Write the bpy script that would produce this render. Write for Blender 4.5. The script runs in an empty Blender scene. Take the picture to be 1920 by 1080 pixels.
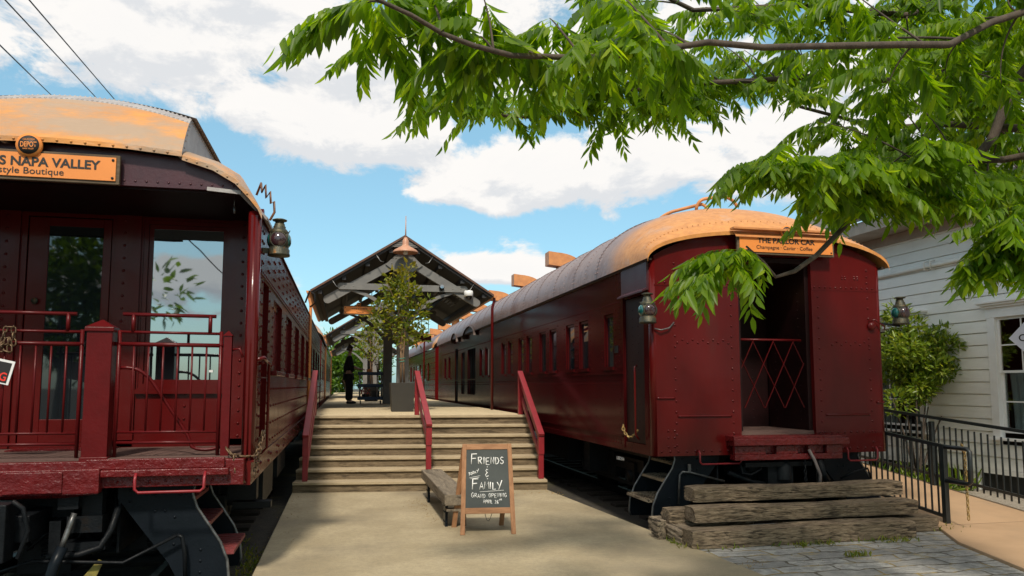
import bpy, math, random
import numpy as np
from mathutils import Vector, Matrix
random.seed(11); np.random.seed(11)
SC = bpy.context.scene; COL = SC.collection
R = math.radians
# ------------------------------------------------------------------ camera
cam = bpy.data.cameras.new('camera'); camo = bpy.data.objects.new('camera', cam); COL.objects.link(camo)
camo.location = (0, 0, 1.79)
camo.rotation_euler = (R(95.2), 0, R(-12.7))
cam.sensor_width = 36; cam.lens = 36 * 1400 / 1920; cam.shift_y = 55 / 1920
cam.clip_start = .1; cam.clip_end = 2000
SC.camera = camo
# ------------------------------------------------------------------ sun, sky, exposure
SUN_EL, SUN_AZ = 49, -11            # azimuth from -Y towards +X
sd = Vector((math.sin(R(SUN_AZ)) * math.cos(R(SUN_EL)), -math.cos(R(SUN_AZ)) * math.cos(R(SUN_EL)), math.sin(R(SUN_EL))))
sl = bpy.data.lights.new('sun', 'SUN'); sl.energy = 3.3; sl.angle = R(5); sl.color = (1, .91, .77)
so = bpy.data.objects.new('sun', sl); COL.objects.link(so)
so.rotation_euler = sd.to_track_quat('Z', 'Y').to_euler()
SC.view_settings.view_transform = 'Standard'; SC.view_settings.look = 'None'
SC.view_settings.exposure = 0.25; SC.view_settings.gamma = 1
SC.cycles.max_bounces = 8; SC.cycles.transparent_max_bounces = 8

class N:
    def __init__(s, nt): s.nt = nt
    def n(s, t, **k):
        o = s.nt.nodes.new(t)
        for a, b in k.items(): setattr(o, a, b)
        return o
    def put(s, sock, v):
        if hasattr(v, 'is_output') or isinstance(v, bpy.types.NodeSocket): s.nt.links.new(v, sock)
        else: sock.default_value = v
    def m(s, op, a, b=0.0, c=0.0, clamp=False):
        o = s.n('ShaderNodeMath', operation=op, use_clamp=clamp)
        for i, v in enumerate((a, b, c)): s.put(o.inputs[i], v)
        return o.outputs[0]
    def noise(s, vec, scale, detail=4, rough=.55, dist=0.0):
        o = s.n('ShaderNodeTexNoise'); s.put(o.inputs['Vector'], vec); o.inputs['Scale'].default_value = scale
        o.inputs['Detail'].default_value = detail; o.inputs['Roughness'].default_value = rough; o.inputs['Distortion'].default_value = dist
        return o.outputs['Fac']
    def ramp(s, f, a, b):
        o = s.n('ShaderNodeMapRange', interpolation_type='SMOOTHSTEP'); s.put(o.inputs[0], f)
        o.inputs[1].default_value = a; o.inputs[2].default_value = b
        return o.outputs[0]
    def mix(s, f, a, b):
        o = s.n('ShaderNodeMix', data_type='RGBA')
        s.put(o.inputs[0], f); s.put(o.inputs[6], a); s.put(o.inputs[7], b)
        return o.outputs[2]
    def comb(s, x, y, z):
        o = s.n('ShaderNodeCombineXYZ')
        for i, v in enumerate((x, y, z)): s.put(o.inputs[i], v)
        return o.outputs[0]
    def mapv(s, vec, sc):
        o = s.n('ShaderNodeMapping'); s.put(o.inputs['Vector'], vec); o.inputs['Scale'].default_value = sc
        return o.outputs[0]

W = bpy.data.worlds.new('World'); SC.world = W; W.use_nodes = True
nt = W.node_tree; nt.nodes.clear(); k = N(nt)
sky = k.n('ShaderNodeTexSky', sky_type='NISHITA'); sky.sun_disc = False
sky.sun_elevation = R(SUN_EL); sky.sun_rotation = math.atan2(sd.x, sd.y)
sky.air_density = 1.0; sky.dust_density = 1.4; sky.ozone_density = 2.2
tc = k.n('ShaderNodeTexCoord'); sep = k.n('ShaderNodeSeparateXYZ'); nt.links.new(tc.outputs['Generated'], sep.inputs[0])
dx, dy, dz = sep.outputs
AZ = k.m('ARCTAN2', dx, dy); EL = k.m('ARCSINE', dz)
# cumulus banks: azimuth, elevation, half widths, weight (radians)
BANKS = [(.0, .335, .125, .045, .80), (-.06, .34, .06, .035, .3), (.30, .285, .17, .052, .80), (.24, .27, .07, .03, .3), (-.26, .44, .22, .075, .70), (-.36, .37, .12, .05, .4), (.10, .42, .25, .045, .65), (.195, .155, .085, .020, .70), (.24, .145, .06, .015, .4),
         (-.075, .135, .06, .028, .55), (.62, .30, .20, .085, .75), (.113, .252, .045, .014, .62), (.20, .240, .04, .013, .60), (.40, .52, .5, .08, .6), (-.15, .255, .02, .018, .45),
         (-.17, .17, .05, .03, .4), (-.9, .3, .35, .12, .7), (1.3, .3, .4, .15, .7), (2.5, .40, .4, .12, .7), (-2.3, .45, .5, .10, .6), (3.0, .22, .4, .06, .6), (-2.95, .13, .35, .025, .75), (-2.8, .05, .25, .014, .6), (-3.1, .085, .12, .012, .5), (2.9, .6, .5, .1, .6), (-2.9, .36, .4, .05, .6),
         (-.085, .378, .05, .018, -.35), (.165, .325, .025, .035, -.4), (-.15, .31, .03, .03, -.2)]
def clouds(ev):
    pv = k.comb(k.m('MULTIPLY', AZ, 1.0), k.m('MULTIPLY', ev, 1.7), 0.37)
    d = k.m('ADD', k.m('MULTIPLY', k.noise(pv, 9, 11, .62, .3), 2.10), -1.49)
    d = k.m('ADD', d, k.m('MULTIPLY', k.noise(pv, 3.2, 3, .5), .30))
    acc = None
    for a, e, wa, we, w in BANKS:
        u = k.m('DIVIDE', k.m('SUBTRACT', AZ, a), wa); v = k.m('DIVIDE', k.m('SUBTRACT', ev, e), we)
        q = k.m('ADD', k.m('MULTIPLY', u, u), k.m('MULTIPLY', v, v))
        g = k.m('MULTIPLY', k.m('POWER', 2.718, k.m('MULTIPLY', q, -.8)), w)
        acc = g if acc is None else k.m('ADD', acc, g)
    cover = k.m('ADD', k.m('MULTIPLY', k.ramp(ev, .58, .85), .75), k.m('MULTIPLY', k.m('MULTIPLY', k.ramp(k.m('ABSOLUTE', AZ), .95, 1.5), k.ramp(ev, .38, .55)), .45))   # unseen cloud overhead and behind, added to make the ambient light less blue
    return k.m('ADD', k.m('ADD', d, acc), cover)
D0 = clouds(EL); D1 = clouds(k.m('ADD', EL, .028))
mask = k.ramp(D0, .0, .30)
shade = k.ramp(k.m('SUBTRACT', D1, D0), -.12, .30)
thick = k.ramp(D0, .3, .95)
ccol = k.mix(k.m('MULTIPLY', shade, .8), (1.0, .975, .945, 1), (.71, .74, .78, 1))
ccol = k.mix(k.m('MULTIPLY', thick, .12), ccol, (.8, .82, .85, 1))
skc = k.n('ShaderNodeMix', data_type='RGBA', blend_type='MULTIPLY'); skc.inputs[0].default_value = 1
k.put(skc.inputs[6], sky.outputs[0]); skc.inputs[7].default_value = (.85, 1.05, 1.0, 1)
veil = k.n('ShaderNodeMix', data_type='RGBA', blend_type='ADD'); veil.inputs[0].default_value = 1
nt.links.new(skc.outputs[2], veil.inputs[6]); veil.inputs[7].default_value = (1.25, 2.35, 2.75, 1)   # thin bright haze in the blue
STR = .095
cl = k.n('ShaderNodeMix', data_type='RGBA', blend_type='MULTIPLY'); cl.inputs[0].default_value = 1
k.put(cl.inputs[6], ccol); cl.inputs[7].default_value = (8.8, 8.8, 8.8, 1)
bg = k.n('ShaderNodeBackground'); bg.inputs[1].default_value = STR
nt.links.new(k.mix(mask, veil.outputs[2], cl.outputs[2]), bg.inputs[0])
wo = k.n('ShaderNodeOutputWorld'); nt.links.new(bg.outputs[0], wo.inputs[0])

# ------------------------------------------------------------------ materials
MATS = {}
def M(name, c1, c2=None, sc=4.0, rough=.5, metal=0.0, bump=0.0, bsc=30.0, stretch=(1, 1, 1), c3=None, sc3=.8, t3=(.5, .7), rvar=0.0, spec=.5, coat=0.0, wave=0.0, wsc=2.0, world=True):
    """two-tone noise paint with an optional third, patchy colour (wear, stains), fine bump and broad plate waviness"""
    if name in MATS: return MATS[name]
    m = bpy.data.materials.new(name); m.use_nodes = True; nt = m.node_tree; b = nt.nodes['Principled BSDF']; k = N(nt)
    if world: pos = k.n('ShaderNodeNewGeometry').outputs['Position']
    else: pos = k.n('ShaderNodeTexCoord').outputs['Object']
    v = k.mapv(pos, stretch)
    c = c1 + (1,)
    if c2:
        f = k.ramp(k.noise(v, sc, 6, .62), .32, .68); c = k.mix(f, c1 + (1,), c2 + (1,))
    if c3:
        f3 = k.ramp(k.noise(v, sc3, 8, .65), t3[0], t3[1]); c = k.mix(f3, c, c3 + (1,))
    k.put(b.inputs['Base Color'], c)
    b.inputs['Metallic'].default_value = metal; b.inputs['Specular IOR Level'].default_value = spec
    b.inputs['Coat Weight'].default_value = coat; b.inputs['Coat Roughness'].default_value = .06
    if rvar: k.put(b.inputs['Roughness'], k.m('ADD', k.m('MULTIPLY', k.noise(v, sc * 1.7, 5), rvar), rough - rvar / 2, clamp=True))
    else: b.inputs['Roughness'].default_value = rough
    nrm = None
    if bump:
        o = k.n('ShaderNodeBump'); o.inputs['Strength'].default_value = bump; o.inputs['Distance'].default_value = .02
        k.put(o.inputs['Height'], k.noise(v, bsc, 5, .6)); nrm = o.outputs[0]
    if wave:
        o2 = k.n('ShaderNodeBump'); o2.inputs['Strength'].default_value = wave; o2.inputs['Distance'].default_value = .08
        k.put(o2.inputs['Height'], k.noise(pos, wsc, 2, .4))
        if nrm is not None: k.put(o2.inputs['Normal'], nrm)
        nrm = o2.outputs[0]
    if nrm is not None: k.put(b.inputs['Normal'], nrm)
    MATS[name] = m; return m

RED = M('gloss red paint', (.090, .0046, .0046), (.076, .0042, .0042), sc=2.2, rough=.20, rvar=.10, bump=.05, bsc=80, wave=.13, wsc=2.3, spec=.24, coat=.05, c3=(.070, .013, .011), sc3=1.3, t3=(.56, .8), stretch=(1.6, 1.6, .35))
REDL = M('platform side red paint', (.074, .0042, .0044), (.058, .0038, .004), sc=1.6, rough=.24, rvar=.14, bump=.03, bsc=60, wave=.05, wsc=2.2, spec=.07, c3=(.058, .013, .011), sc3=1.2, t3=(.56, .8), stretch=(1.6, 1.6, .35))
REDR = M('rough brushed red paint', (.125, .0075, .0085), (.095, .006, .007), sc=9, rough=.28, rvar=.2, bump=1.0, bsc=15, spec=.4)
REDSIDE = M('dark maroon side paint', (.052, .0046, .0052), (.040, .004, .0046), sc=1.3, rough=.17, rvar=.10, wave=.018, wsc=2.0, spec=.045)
PLUM = M('plum letterboard paint', (.055, .010, .017), (.040, .008, .014), sc=3, rough=.4, rvar=.2, bump=.1, bsc=40)
RAIL = M('red handrail paint', (.25, .015, .021), (.20, .012, .017), sc=6, rough=.42, bump=.08, bsc=60)
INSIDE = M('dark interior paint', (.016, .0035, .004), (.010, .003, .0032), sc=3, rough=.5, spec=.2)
GOLD = M('copper gold roof paint', (.60, .265, .072), (.48, .20, .056), sc=3.2, rough=.45, rvar=.25, bump=.2, bsc=22, wave=.7, wsc=3.4, spec=.3, c3=(.36, .255, .175), sc3=1.6, t3=(.42, .62), stretch=(.6, 1, 1.6))
GREY = M('weathered grey roof lead', (.36, .34, .33), (.27, .24, .235), sc=7, rough=.5, bump=.2, bsc=40, c3=(.30, .17, .09), sc3=3, t3=(.66, .78))
COPPER = M('orange copper sheet', (.62, .26, .085), (.47, .19, .07), sc=5, rough=.45, rvar=.2, bump=.1, bsc=40, c3=(.33, .15, .08), sc3=2.5, t3=(.55, .75))
BLACK = M('black iron', (.0048, .006, .0075), (.009, .0105, .0125), sc=9, rough=.45, rvar=.25, bump=.2, bsc=50, spec=.16, c3=(.016, .011, .008), sc3=4, t3=(.58, .75))
FENCE = M('black satin fence paint', (.010, .014, .015), (.016, .02, .021), sc=7, rough=.4, bump=.05)
BLACKB = M('bluish black step sheet', (.0060, .0088, .012), (.009, .012, .0165), sc=3, spec=.12, rough=.36, rvar=.2, bump=.1, bsc=40)
STEEL = M('bare scuffed steel', (.20, .20, .20), (.10, .10, .10), sc=14, rough=.4, metal=.7, bump=.1)
TRUSS = M('charcoal grey timber paint', (.165, .16, .15), (.13, .126, .12), sc=4, rough=.6, bump=.15, bsc=50)
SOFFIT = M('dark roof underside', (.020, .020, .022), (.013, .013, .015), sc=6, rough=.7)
SHEET = M('brown metal roof sheet', (.07, .045, .035), (.05, .035, .03), sc=3, rough=.45, metal=.3)
BRASS = M('tarnished lamp brass', (.085, .075, .042), (.030, .036, .030), sc=22, rough=.5, metal=.5, bump=.25, bsc=60, c3=(.20, .085, .02), sc3=14, t3=(.58, .68))
LENSG = M('green lamp glass', (.004, .10, .085), (.004, .07, .07), sc=5, rough=.08, spec=.8, coat=.5)
LENSR = M('dull red lamp glass', (.045, .018, .022), (.028, .014, .018), sc=12, rough=.14, spec=.8, coat=.4)
CHALKB = M('grey chalkboard', (.048, .056, .055), (.062, .070, .068), sc=3, rough=.85, c3=(.075, .083, .08), sc3=2, t3=(.5, .8))
CHALK = M('white chalk', (.80, .80, .78), rough=.9)
SIGNO = M('orange sign face', (.75, .25, .048), (.70, .23, .043), sc=2, rough=.55)
SIGNK = M('black sign lettering', (.012, .011, .010), rough=.6)
PLANTER = M('grey fibre planter', (.029, .027, .022), (.024, .022, .019), sc=3, rough=.6, bump=.1, bsc=60)
SOIL = M('potting soil', (.03, .02, .013), (.05, .034, .02), sc=30, rough=.95, bump=.8, bsc=60)
BARK = M('grey brown bark', (.085, .062, .045), (.05, .037, .028), sc=14, rough=.9, bump=.6, bsc=40, stretch=(1, 1, .35))
TWIG = M('tan young bark', (.24, .15, .085), (.15, .09, .05), sc=10, rough=.8, bump=.3)
STAKE = M('pale wooden stake', (.42, .29, .17), (.34, .22, .12), sc=8, rough=.8)
WHITEW = M('white window paint', (.84, .83, .80), (.80, .79, .76), sc=5, rough=.5, bump=.1)
CABLE = M('black cable', (.02, .02, .022), rough=.6)
BLUE = M('blue cart plastic', (.010, .045, .115), (.009, .035, .09), sc=4, rough=.45)
ALU = M('pale aluminium tube', (.55, .55, .54), rough=.35, metal=.6)
WHITEP = M('white plastic', (.75, .75, .74), rough=.4)
CLOTH = M('black cloth', (.010, .010, .012), (.016, .016, .018), sc=20, rough=.9)
SKIN = M('skin', (.42, .24, .16), rough=.6)
HAIR = M('dark hair', (.015, .010, .008), rough=.6)
CURTAIN = M('pale blue curtain', (.52, .58, .60), (.42, .48, .51), sc=9, rough=.9, stretch=(1, 12, 1))

def wood(name, c1, c2, axis='x', dark=(.03, .022, .016), rough=.85, bump=.6, t=(.52, .72), gsc=1.0, g2s=9, st=.10):
    m = bpy.data.materials.new(name); m.use_nodes = True; nt = m.node_tree; b = nt.nodes['Principled BSDF']; k = N(nt)
    pos = k.n('ShaderNodeTexCoord').outputs['Object']
    s = {'x': (st, 1, 1), 'y': (1, st, 1), 'z': (1, 1, st)}[axis]
    v = k.mapv(pos, s)
    g = k.noise(v, 34 * gsc, 6, .65, .6); g2 = k.noise(v, g2s * gsc, 6, .65, .5); big = k.noise(pos, 1.7, 4, .6)
    c = k.mix(k.ramp(g, .3, .7), c1 + (1,), c2 + (1,))
    c = k.mix(k.m('MULTIPLY', k.ramp(g2, t[0], t[1]), .8), c, dark + (1,))
    c = k.mix(k.m('MULTIPLY', k.ramp(big, .45, .75), .35), c, tuple(x * .55 for x in c1) + (1,))
    k.put(b.inputs['Base Color'], c); b.inputs['Roughness'].default_value = rough; b.inputs['Specular IOR Level'].default_value = .25
    o = k.n('ShaderNodeBump'); o.inputs['Strength'].default_value = bump; o.inputs['Distance'].default_value = .02
    k.put(o.inputs['Height'], k.m('ADD', k.m('MULTIPLY', g, .5), k.m('MULTIPLY', g2, -.8))); k.put(b.inputs['Normal'], o.outputs[0])
    MATS[name] = m; return m
SLEEPER = wood('old grey brown sleeper wood', (.33, .25, .165), (.13, .092, .060), 'x', (.010, .007, .005), bump=1.4, t=(.49, .62), gsc=1.9, g2s=22, st=.13)
SLEEPERY = wood('old sleeper wood lengthwise', (.36, .29, .20), (.19, .14, .10), 'y', (.010, .007, .005), bump=1.6, t=(.47, .58), gsc=1.4, g2s=17)
TARRED = wood('tarred sleeper wood', (.035, .028, .022), (.02, .016, .012), 'x', (.008, .006, .005))
TREAD = wood('bleached tread wood', (.44, .355, .23), (.33, .26, .165), 'x', (.14, .10, .065), t=(.58, .8))
RISER = wood('stained riser wood', (.22, .165, .10), (.13, .096, .06), 'x', (.03, .022, .014), t=(.45, .68), gsc=1.4)
DECK = wood('pale platform boards', (.60, .49, .31), (.50, .40, .25), 'y', (.20, .15, .10), t=(.6, .8))
BENCHW = wood('grey bench timber', (.24, .195, .14), (.14, .115, .085), 'y', (.03, .024, .019), bump=.9, t=(.5, .7))
FRAMEW = wood('orange brown stained pine', (.37, .19, .095), (.26, .125, .06), 'z', (.12, .05, .022), rough=.6, bump=.2, t=(.58, .8))
FLOORW = wood('worn carriage floor', (.14, .09, .075), (.10, .055, .048), 'x', (.05, .03, .025), bump=.3)
SIGNW = wood('grey sign backing wood', (.15, .11, .072), (.09, .067, .045), 'x')

def simple_nodes(name):
    m = bpy.data.materials.new(name); m.use_nodes = True; nt = m.node_tree
    MATS[name] = m; return m, nt, nt.nodes['Principled BSDF'], N(nt)

def leafmat(name, cols, tr=.45, rough=.42, tint=None):
    """cols: list of colours picked per leaf; light passes through the blade"""
    m, nt, b, k = simple_nodes(name)
    rnd = k.n('ShaderNodeNewGeometry').outputs['Random Per Island']
    cr = k.n('ShaderNodeValToRGB'); k.put(cr.inputs[0], rnd); e = cr.color_ramp.elements
    for i, c in enumerate(cols):
        el = e[i] if i < 2 else e.new(i / (len(cols) - 1))
        el.position = i / (len(cols) - 1); el.color = c + (1,)
    col = cr.outputs[0]
    if tint:
        z = k.n('ShaderNodeSeparateXYZ'); k.put(z.inputs[0], k.n('ShaderNodeTexCoord').outputs['Object'])
        f = k.ramp(k.m('ADD', z.outputs[2], k.m('MULTIPLY', k.noise(k.n('ShaderNodeTexCoord').outputs['Object'], 2.2, 3), 1.2)), tint[1], tint[2])
        col = k.mix(k.m('MULTIPLY', f, .75), col, tint[0] + (1,))
    k.put(b.inputs['Base Color'], col); b.inputs['Roughness'].default_value = rough; b.inputs['Specular IOR Level'].default_value = .4
    t = k.n('ShaderNodeBsdfTranslucent')
    br = k.n('ShaderNodeMix', data_type='RGBA', blend_type='MULTIPLY'); br.inputs[0].default_value = 1
    k.put(br.inputs[6], col); br.inputs[7].default_value = (2.7, 2.5, .6, 1); k.put(t.inputs[0], br.outputs[2])
    mx = k.n('ShaderNodeMixShader'); mx.inputs[0].default_value = tr
    nt.links.new(b.outputs[0], mx.inputs[1]); nt.links.new(t.outputs[0], mx.inputs[2])
    nt.links.new(mx.outputs[0], nt.nodes['Material Output'].inputs[0]); return m
PISTACHE = leafmat('pinnate green leaf', [(.045, .105, .006), (.085, .165, .007), (.14, .24, .010), (.060, .13, .006), (.22, .31, .014)], tr=.58)
POTLEAF = leafmat('glossy olive leaf', [(.05, .085, .012), (.10, .14, .018), (.17, .20, .025), (.26, .23, .03)], tr=.35, rough=.3, tint=((.30, .17, .03), 2.9, 4.0))
SHRUBLEAF = leafmat('bright laurel leaf', [(.06, .12, .012), (.12, .19, .018), (.20, .27, .03), (.08, .14, .014), (.32, .35, .07)], tr=.3, rough=.35)
FARLEAF = leafmat('far foliage leaf', [(.04, .09, .012), (.07, .14, .018), (.11, .19, .022)], tr=.35)
GRASS = leafmat('weed leaf', [(.07, .12, .012), (.14, .19, .02), (.22, .20, .03), (.06, .10, .014)], tr=.3)
LITTER = leafmat('dry leaf litter', [(.30, .17, .04), (.22, .12, .04), (.34, .24, .07), (.12, .07, .03)], tr=.1)
FLOWER = leafmat('red flower petals', [(.35, .02, .03), (.5, .08, .1), (.25, .015, .02)], tr=.3)

def concrete():
    m, nt, b, k = simple_nodes('worn buff concrete'); p = k.n('ShaderNodeNewGeometry').outputs['Position']
    c = k.mix(k.ramp(k.noise(p, 1.1, 8, .6), .3, .7), (.31, .25, .150, 1), (.43, .355, .225, 1))
    c = k.mix(k.m('MULTIPLY', k.ramp(k.noise(p, .45, 5, .6), .47, .66), .75), c, (.225, .185, .122, 1))
    c = k.mix(k.m('MULTIPLY', k.ramp(k.noise(p, 70, 4, .75), .50, .70), .55), c, (.15, .12, .085, 1))
    c = k.mix(k.m('MULTIPLY', k.ramp(k.noise(p, 46, 3, .7), .60, .72), .5), c, (.55, .47, .33, 1))
    c = k.mix(k.m('MULTIPLY', k.ramp(k.noise(p, 15, 8, .78), .42, .62), .38), c, (.20, .165, .11, 1))
    c = k.mix(k.m('MULTIPLY', k.ramp(k.noise(k.mapv(p, (3, .5, 1)), 2.5, 6, .7), .6, .75), .35), c, (.42, .37, .27, 1))
    k.put(b.inputs['Base Color'], c); b.inputs['Roughness'].default_value = .85
    o = k.n('ShaderNodeBump'); o.inputs['Strength'].default_value = .35; o.inputs['Distance'].default_value = .01
    k.put(o.inputs['Height'], k.noise(p, 90, 4, .7)); k.put(b.inputs['Normal'], o.outputs[0]); return m
CONC = concrete()
def setts():
    m, nt, b, k = simple_nodes('grey slate setts with mossy joints'); p = k.n('ShaderNodeNewGeometry').outputs['Position']
    w = k.n('ShaderNodeVectorMath', operation='ADD'); k.put(w.inputs[0], p)
    nz = k.n('ShaderNodeTexNoise'); k.put(nz.inputs['Vector'], p); nz.inputs['Scale'].default_value = 2.2; nz.inputs['Detail'].default_value = 4
    sc_ = k.n('ShaderNodeVectorMath', operation='SCALE'); k.put(sc_.inputs[0], nz.outputs['Color']); sc_.inputs['Scale'].default_value = .30
    k.put(w.inputs[1], sc_.outputs[0])
    br = k.n('ShaderNodeTexBrick'); k.put(br.inputs['Vector'], w.outputs[0]); br.inputs['Scale'].default_value = 1.0
    br.inputs['Brick Width'].default_value = .62; br.inputs['Row Height'].default_value = .25; br.inputs['Mortar Size'].default_value = .015; br.inputs['Mortar Smooth'].default_value = .4
    br.inputs['Color1'].default_value = (.29, .28, .26, 1); br.inputs['Color2'].default_value = (.46, .45, .42, 1)
    st = k.mix(k.ramp(k.noise(p, 7, 7, .7), .3, .7), br.outputs['Color'], (.20, .20, .19, 1))
    st = k.mix(k.m('MULTIPLY', k.ramp(k.noise(k.mapv(p, (1, 3, 1)), 7, 7, .8), .50, .62), .75), st, (.12, .12, .115, 1))
    st = k.mix(k.m('MULTIPLY', k.ramp(k.noise(p, 3.1, 6, .7), .56, .68), .6), st, (.34, .26, .10, 1))
    jo = k.mix(k.ramp(k.noise(p, 2.6, 5, .6), .46, .6), (.09, .08, .06, 1), (.30, .21, .05, 1))
    k.put(b.inputs['Base Color'], k.mix(k.ramp(k.m('ADD', br.outputs['Fac'], k.m('MULTIPLY', k.noise(p, 12, 6, .7), .7)), .42, .98), st, jo)); b.inputs['Roughness'].default_value = .75
    o = k.n('ShaderNodeBump'); o.inputs['Strength'].default_value = .9; o.inputs['Distance'].default_value = .03
    k.put(o.inputs['Height'], k.m('ADD', k.m('MULTIPLY', br.outputs['Fac'], -.5), k.m('MULTIPLY', k.noise(k.mapv(p, (1, 2.2, 1)), 8, 7, .7), .9))); k.put(b.inputs['Normal'], o.outputs[0]); return m
SETTS = setts()
RAMP = M('tan sealed concrete', (.44, .285, .165), (.38, .245, .14), sc=1.6, rough=.75, bump=.12, bsc=70, c3=(.34, .23, .14), sc3=.9, t3=(.5, .75))
DIRT = M('dark track dirt', (.045, .037, .026), (.022, .019, .015), sc=6, rough=.95, bump=1, bsc=26, c3=(.085, .075, .03), sc3=1.5, t3=(.5, .7))
GRAVEL = M('pale gravel', (.42, .37, .30), (.20, .17, .135), sc=38, rough=.9, bump=1, bsc=60)

def roofmat():
    m, nt, b, k = simple_nodes('maroon roof fading to gold hood'); p = k.n('ShaderNodeNewGeometry').outputs['Position']
    s = k.n('ShaderNodeSeparateXYZ'); k.put(s.inputs[0], p)
    n1 = k.noise(p, 1.6, 6, .6); n2 = k.noise(p, 9, 6, .65)
    mar = k.mix(k.ramp(n2, .35, .65), (.20, .145, .14, 1), (.28, .21, .20, 1))
    mar = k.mix(k.ramp(n1, .5, .75), mar, (.15, .085, .075, 1))
    gold = k.mix(k.ramp(n2, .35, .7), (.58, .26, .078, 1), (.46, .20, .068, 1))
    gold = k.mix(k.ramp(n1, .55, .72), gold, (.46, .29, .20, 1))
    f = k.ramp(k.m('ADD', s.outputs[1], k.m('MULTIPLY', n1, .9)), 10.35, 11.3)
    k.put(b.inputs['Base Color'], k.mix(f, gold, mar)); k.put(b.inputs['Roughness'], k.m('ADD', k.m('MULTIPLY', n2, .25), .27)); b.inputs['Specular IOR Level'].default_value = .22
    o = k.n('ShaderNodeBump'); o.inputs['Strength'].default_value = .35; o.inputs['Distance'].default_value = .06; k.put(o.inputs['Height'], n1)
    o2 = k.n('ShaderNodeBump'); o2.inputs['Strength'].default_value = .1; o2.inputs['Distance'].default_value = .02; k.put(o2.inputs['Height'], k.noise(p, 45, 4)); k.put(o2.inputs['Normal'], o.outputs[0])
    k.put(b.inputs['Normal'], o2.outputs[0]); return m
ROOFR = roofmat()
ROOFD = M('dull maroon roof paint', (.13, .065, .06), (.18, .10, .09), sc=3, rough=.4, rvar=.2, bump=.1, wave=.3)

def glass(name, mirror, tint=(.010, .013, .016), rough=.02):
    m, nt, b, k = simple_nodes(name)
    b.inputs['Base Color'].default_value = tint + (1,); b.inputs['Roughness'].default_value = rough; b.inputs['Specular IOR Level'].default_value = .5
    g = k.n('ShaderNodeBsdfGlossy'); g.inputs['Roughness'].default_value = rough; g.inputs['Color'].default_value = (.86, .95, 1, 1)
    p = k.n('ShaderNodeNewGeometry').outputs['Position']
    o = k.n('ShaderNodeBump'); o.inputs['Strength'].default_value = .03; o.inputs['Distance'].default_value = .05; k.put(o.inputs['Height'], k.noise(p, 1.3, 2)); k.put(g.inputs['Normal'], o.outputs[0])
    mx = k.n('ShaderNodeMixShader'); mx.inputs[0].default_value = mirror
    nt.links.new(b.outputs[0], mx.inputs[1]); nt.links.new(g.outputs[0], mx.inputs[2]); nt.links.new(mx.outputs[0], nt.nodes['Material Output'].inputs[0]); return m
GLASSM = glass('mirrored window glass', .34)
GLASSD = glass('dark window glass', .035)
GLASSH = glass('house window glass', .08, (.05, .055, .05))
def clearglass():
    m, nt, b, k = simple_nodes('thin clear glass')
    t = k.n('ShaderNodeBsdfTransparent'); t.inputs[0].default_value = (.75, .78, .76, 1)
    g = k.n('ShaderNodeBsdfGlossy'); g.inputs['Roughness'].default_value = .02
    mx = k.n('ShaderNodeMixShader'); mx.inputs[0].default_value = .1
    nt.links.new(t.outputs[0], mx.inputs[1]); nt.links.new(g.outputs[0], mx.inputs[2]); nt.links.new(mx.outputs[0], nt.nodes['Material Output'].inputs[0]); return m
CLEAR = clearglass()
def emit(name, c, s):
    m, nt, b, k = simple_nodes(name); b.inputs['Emission Color'].default_value = c + (1,); b.inputs['Emission Strength'].default_value = s; b.inputs['Base Color'].default_value = c + (1,); return m
BULB = emit('warm bulb', (1, .55, .15), 6)
def postermat():
    m, nt, b, k = simple_nodes('yellow and blue painted banner'); p = k.n('ShaderNodeNewGeometry').outputs['Position']
    v = k.n('ShaderNodeTexVoronoi'); k.put(v.inputs['Vector'], p); v.inputs['Scale'].default_value = 9
    s = k.n('ShaderNodeSeparateColor'); k.put(s.inputs[0], v.outputs['Color'])
    c = k.mix(k.ramp(s.outputs[0], .45, .5), (.75, .45, .05, 1), (.03, .07, .35, 1)); c = k.mix(k.ramp(s.outputs[1], .75, .8), c, (.5, .5, .48, 1))
    k.put(b.inputs['Base Color'], c); return m
POSTER = postermat()
def clap():
    m, nt, b, k = simple_nodes('off white clapboard paint'); p = k.n('ShaderNodeNewGeometry').outputs['Position']
    c = k.mix(k.ramp(k.noise(k.mapv(p, (1, .3, 1)), 5, 6, .6), .35, .7), (.88, .86, .80, 1), (.82, .80, .74, 1))
    c = k.mix(k.m('MULTIPLY', k.ramp(k.noise(p, 1.2, 6, .7), .55, .75), .4), c, (.62, .60, .54, 1))
    k.put(b.inputs['Base Color'], c); b.inputs['Roughness'].default_value = .6
    o = k.n('ShaderNodeBump'); o.inputs['Strength'].default_value = .1; o.inputs['Distance'].default_value = .02; k.put(o.inputs['Height'], k.noise(k.mapv(p, (1, .2, 1)), 40, 4)); k.put(b.inputs['Normal'], o.outputs[0]); return m
CLAP = clap()

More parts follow.
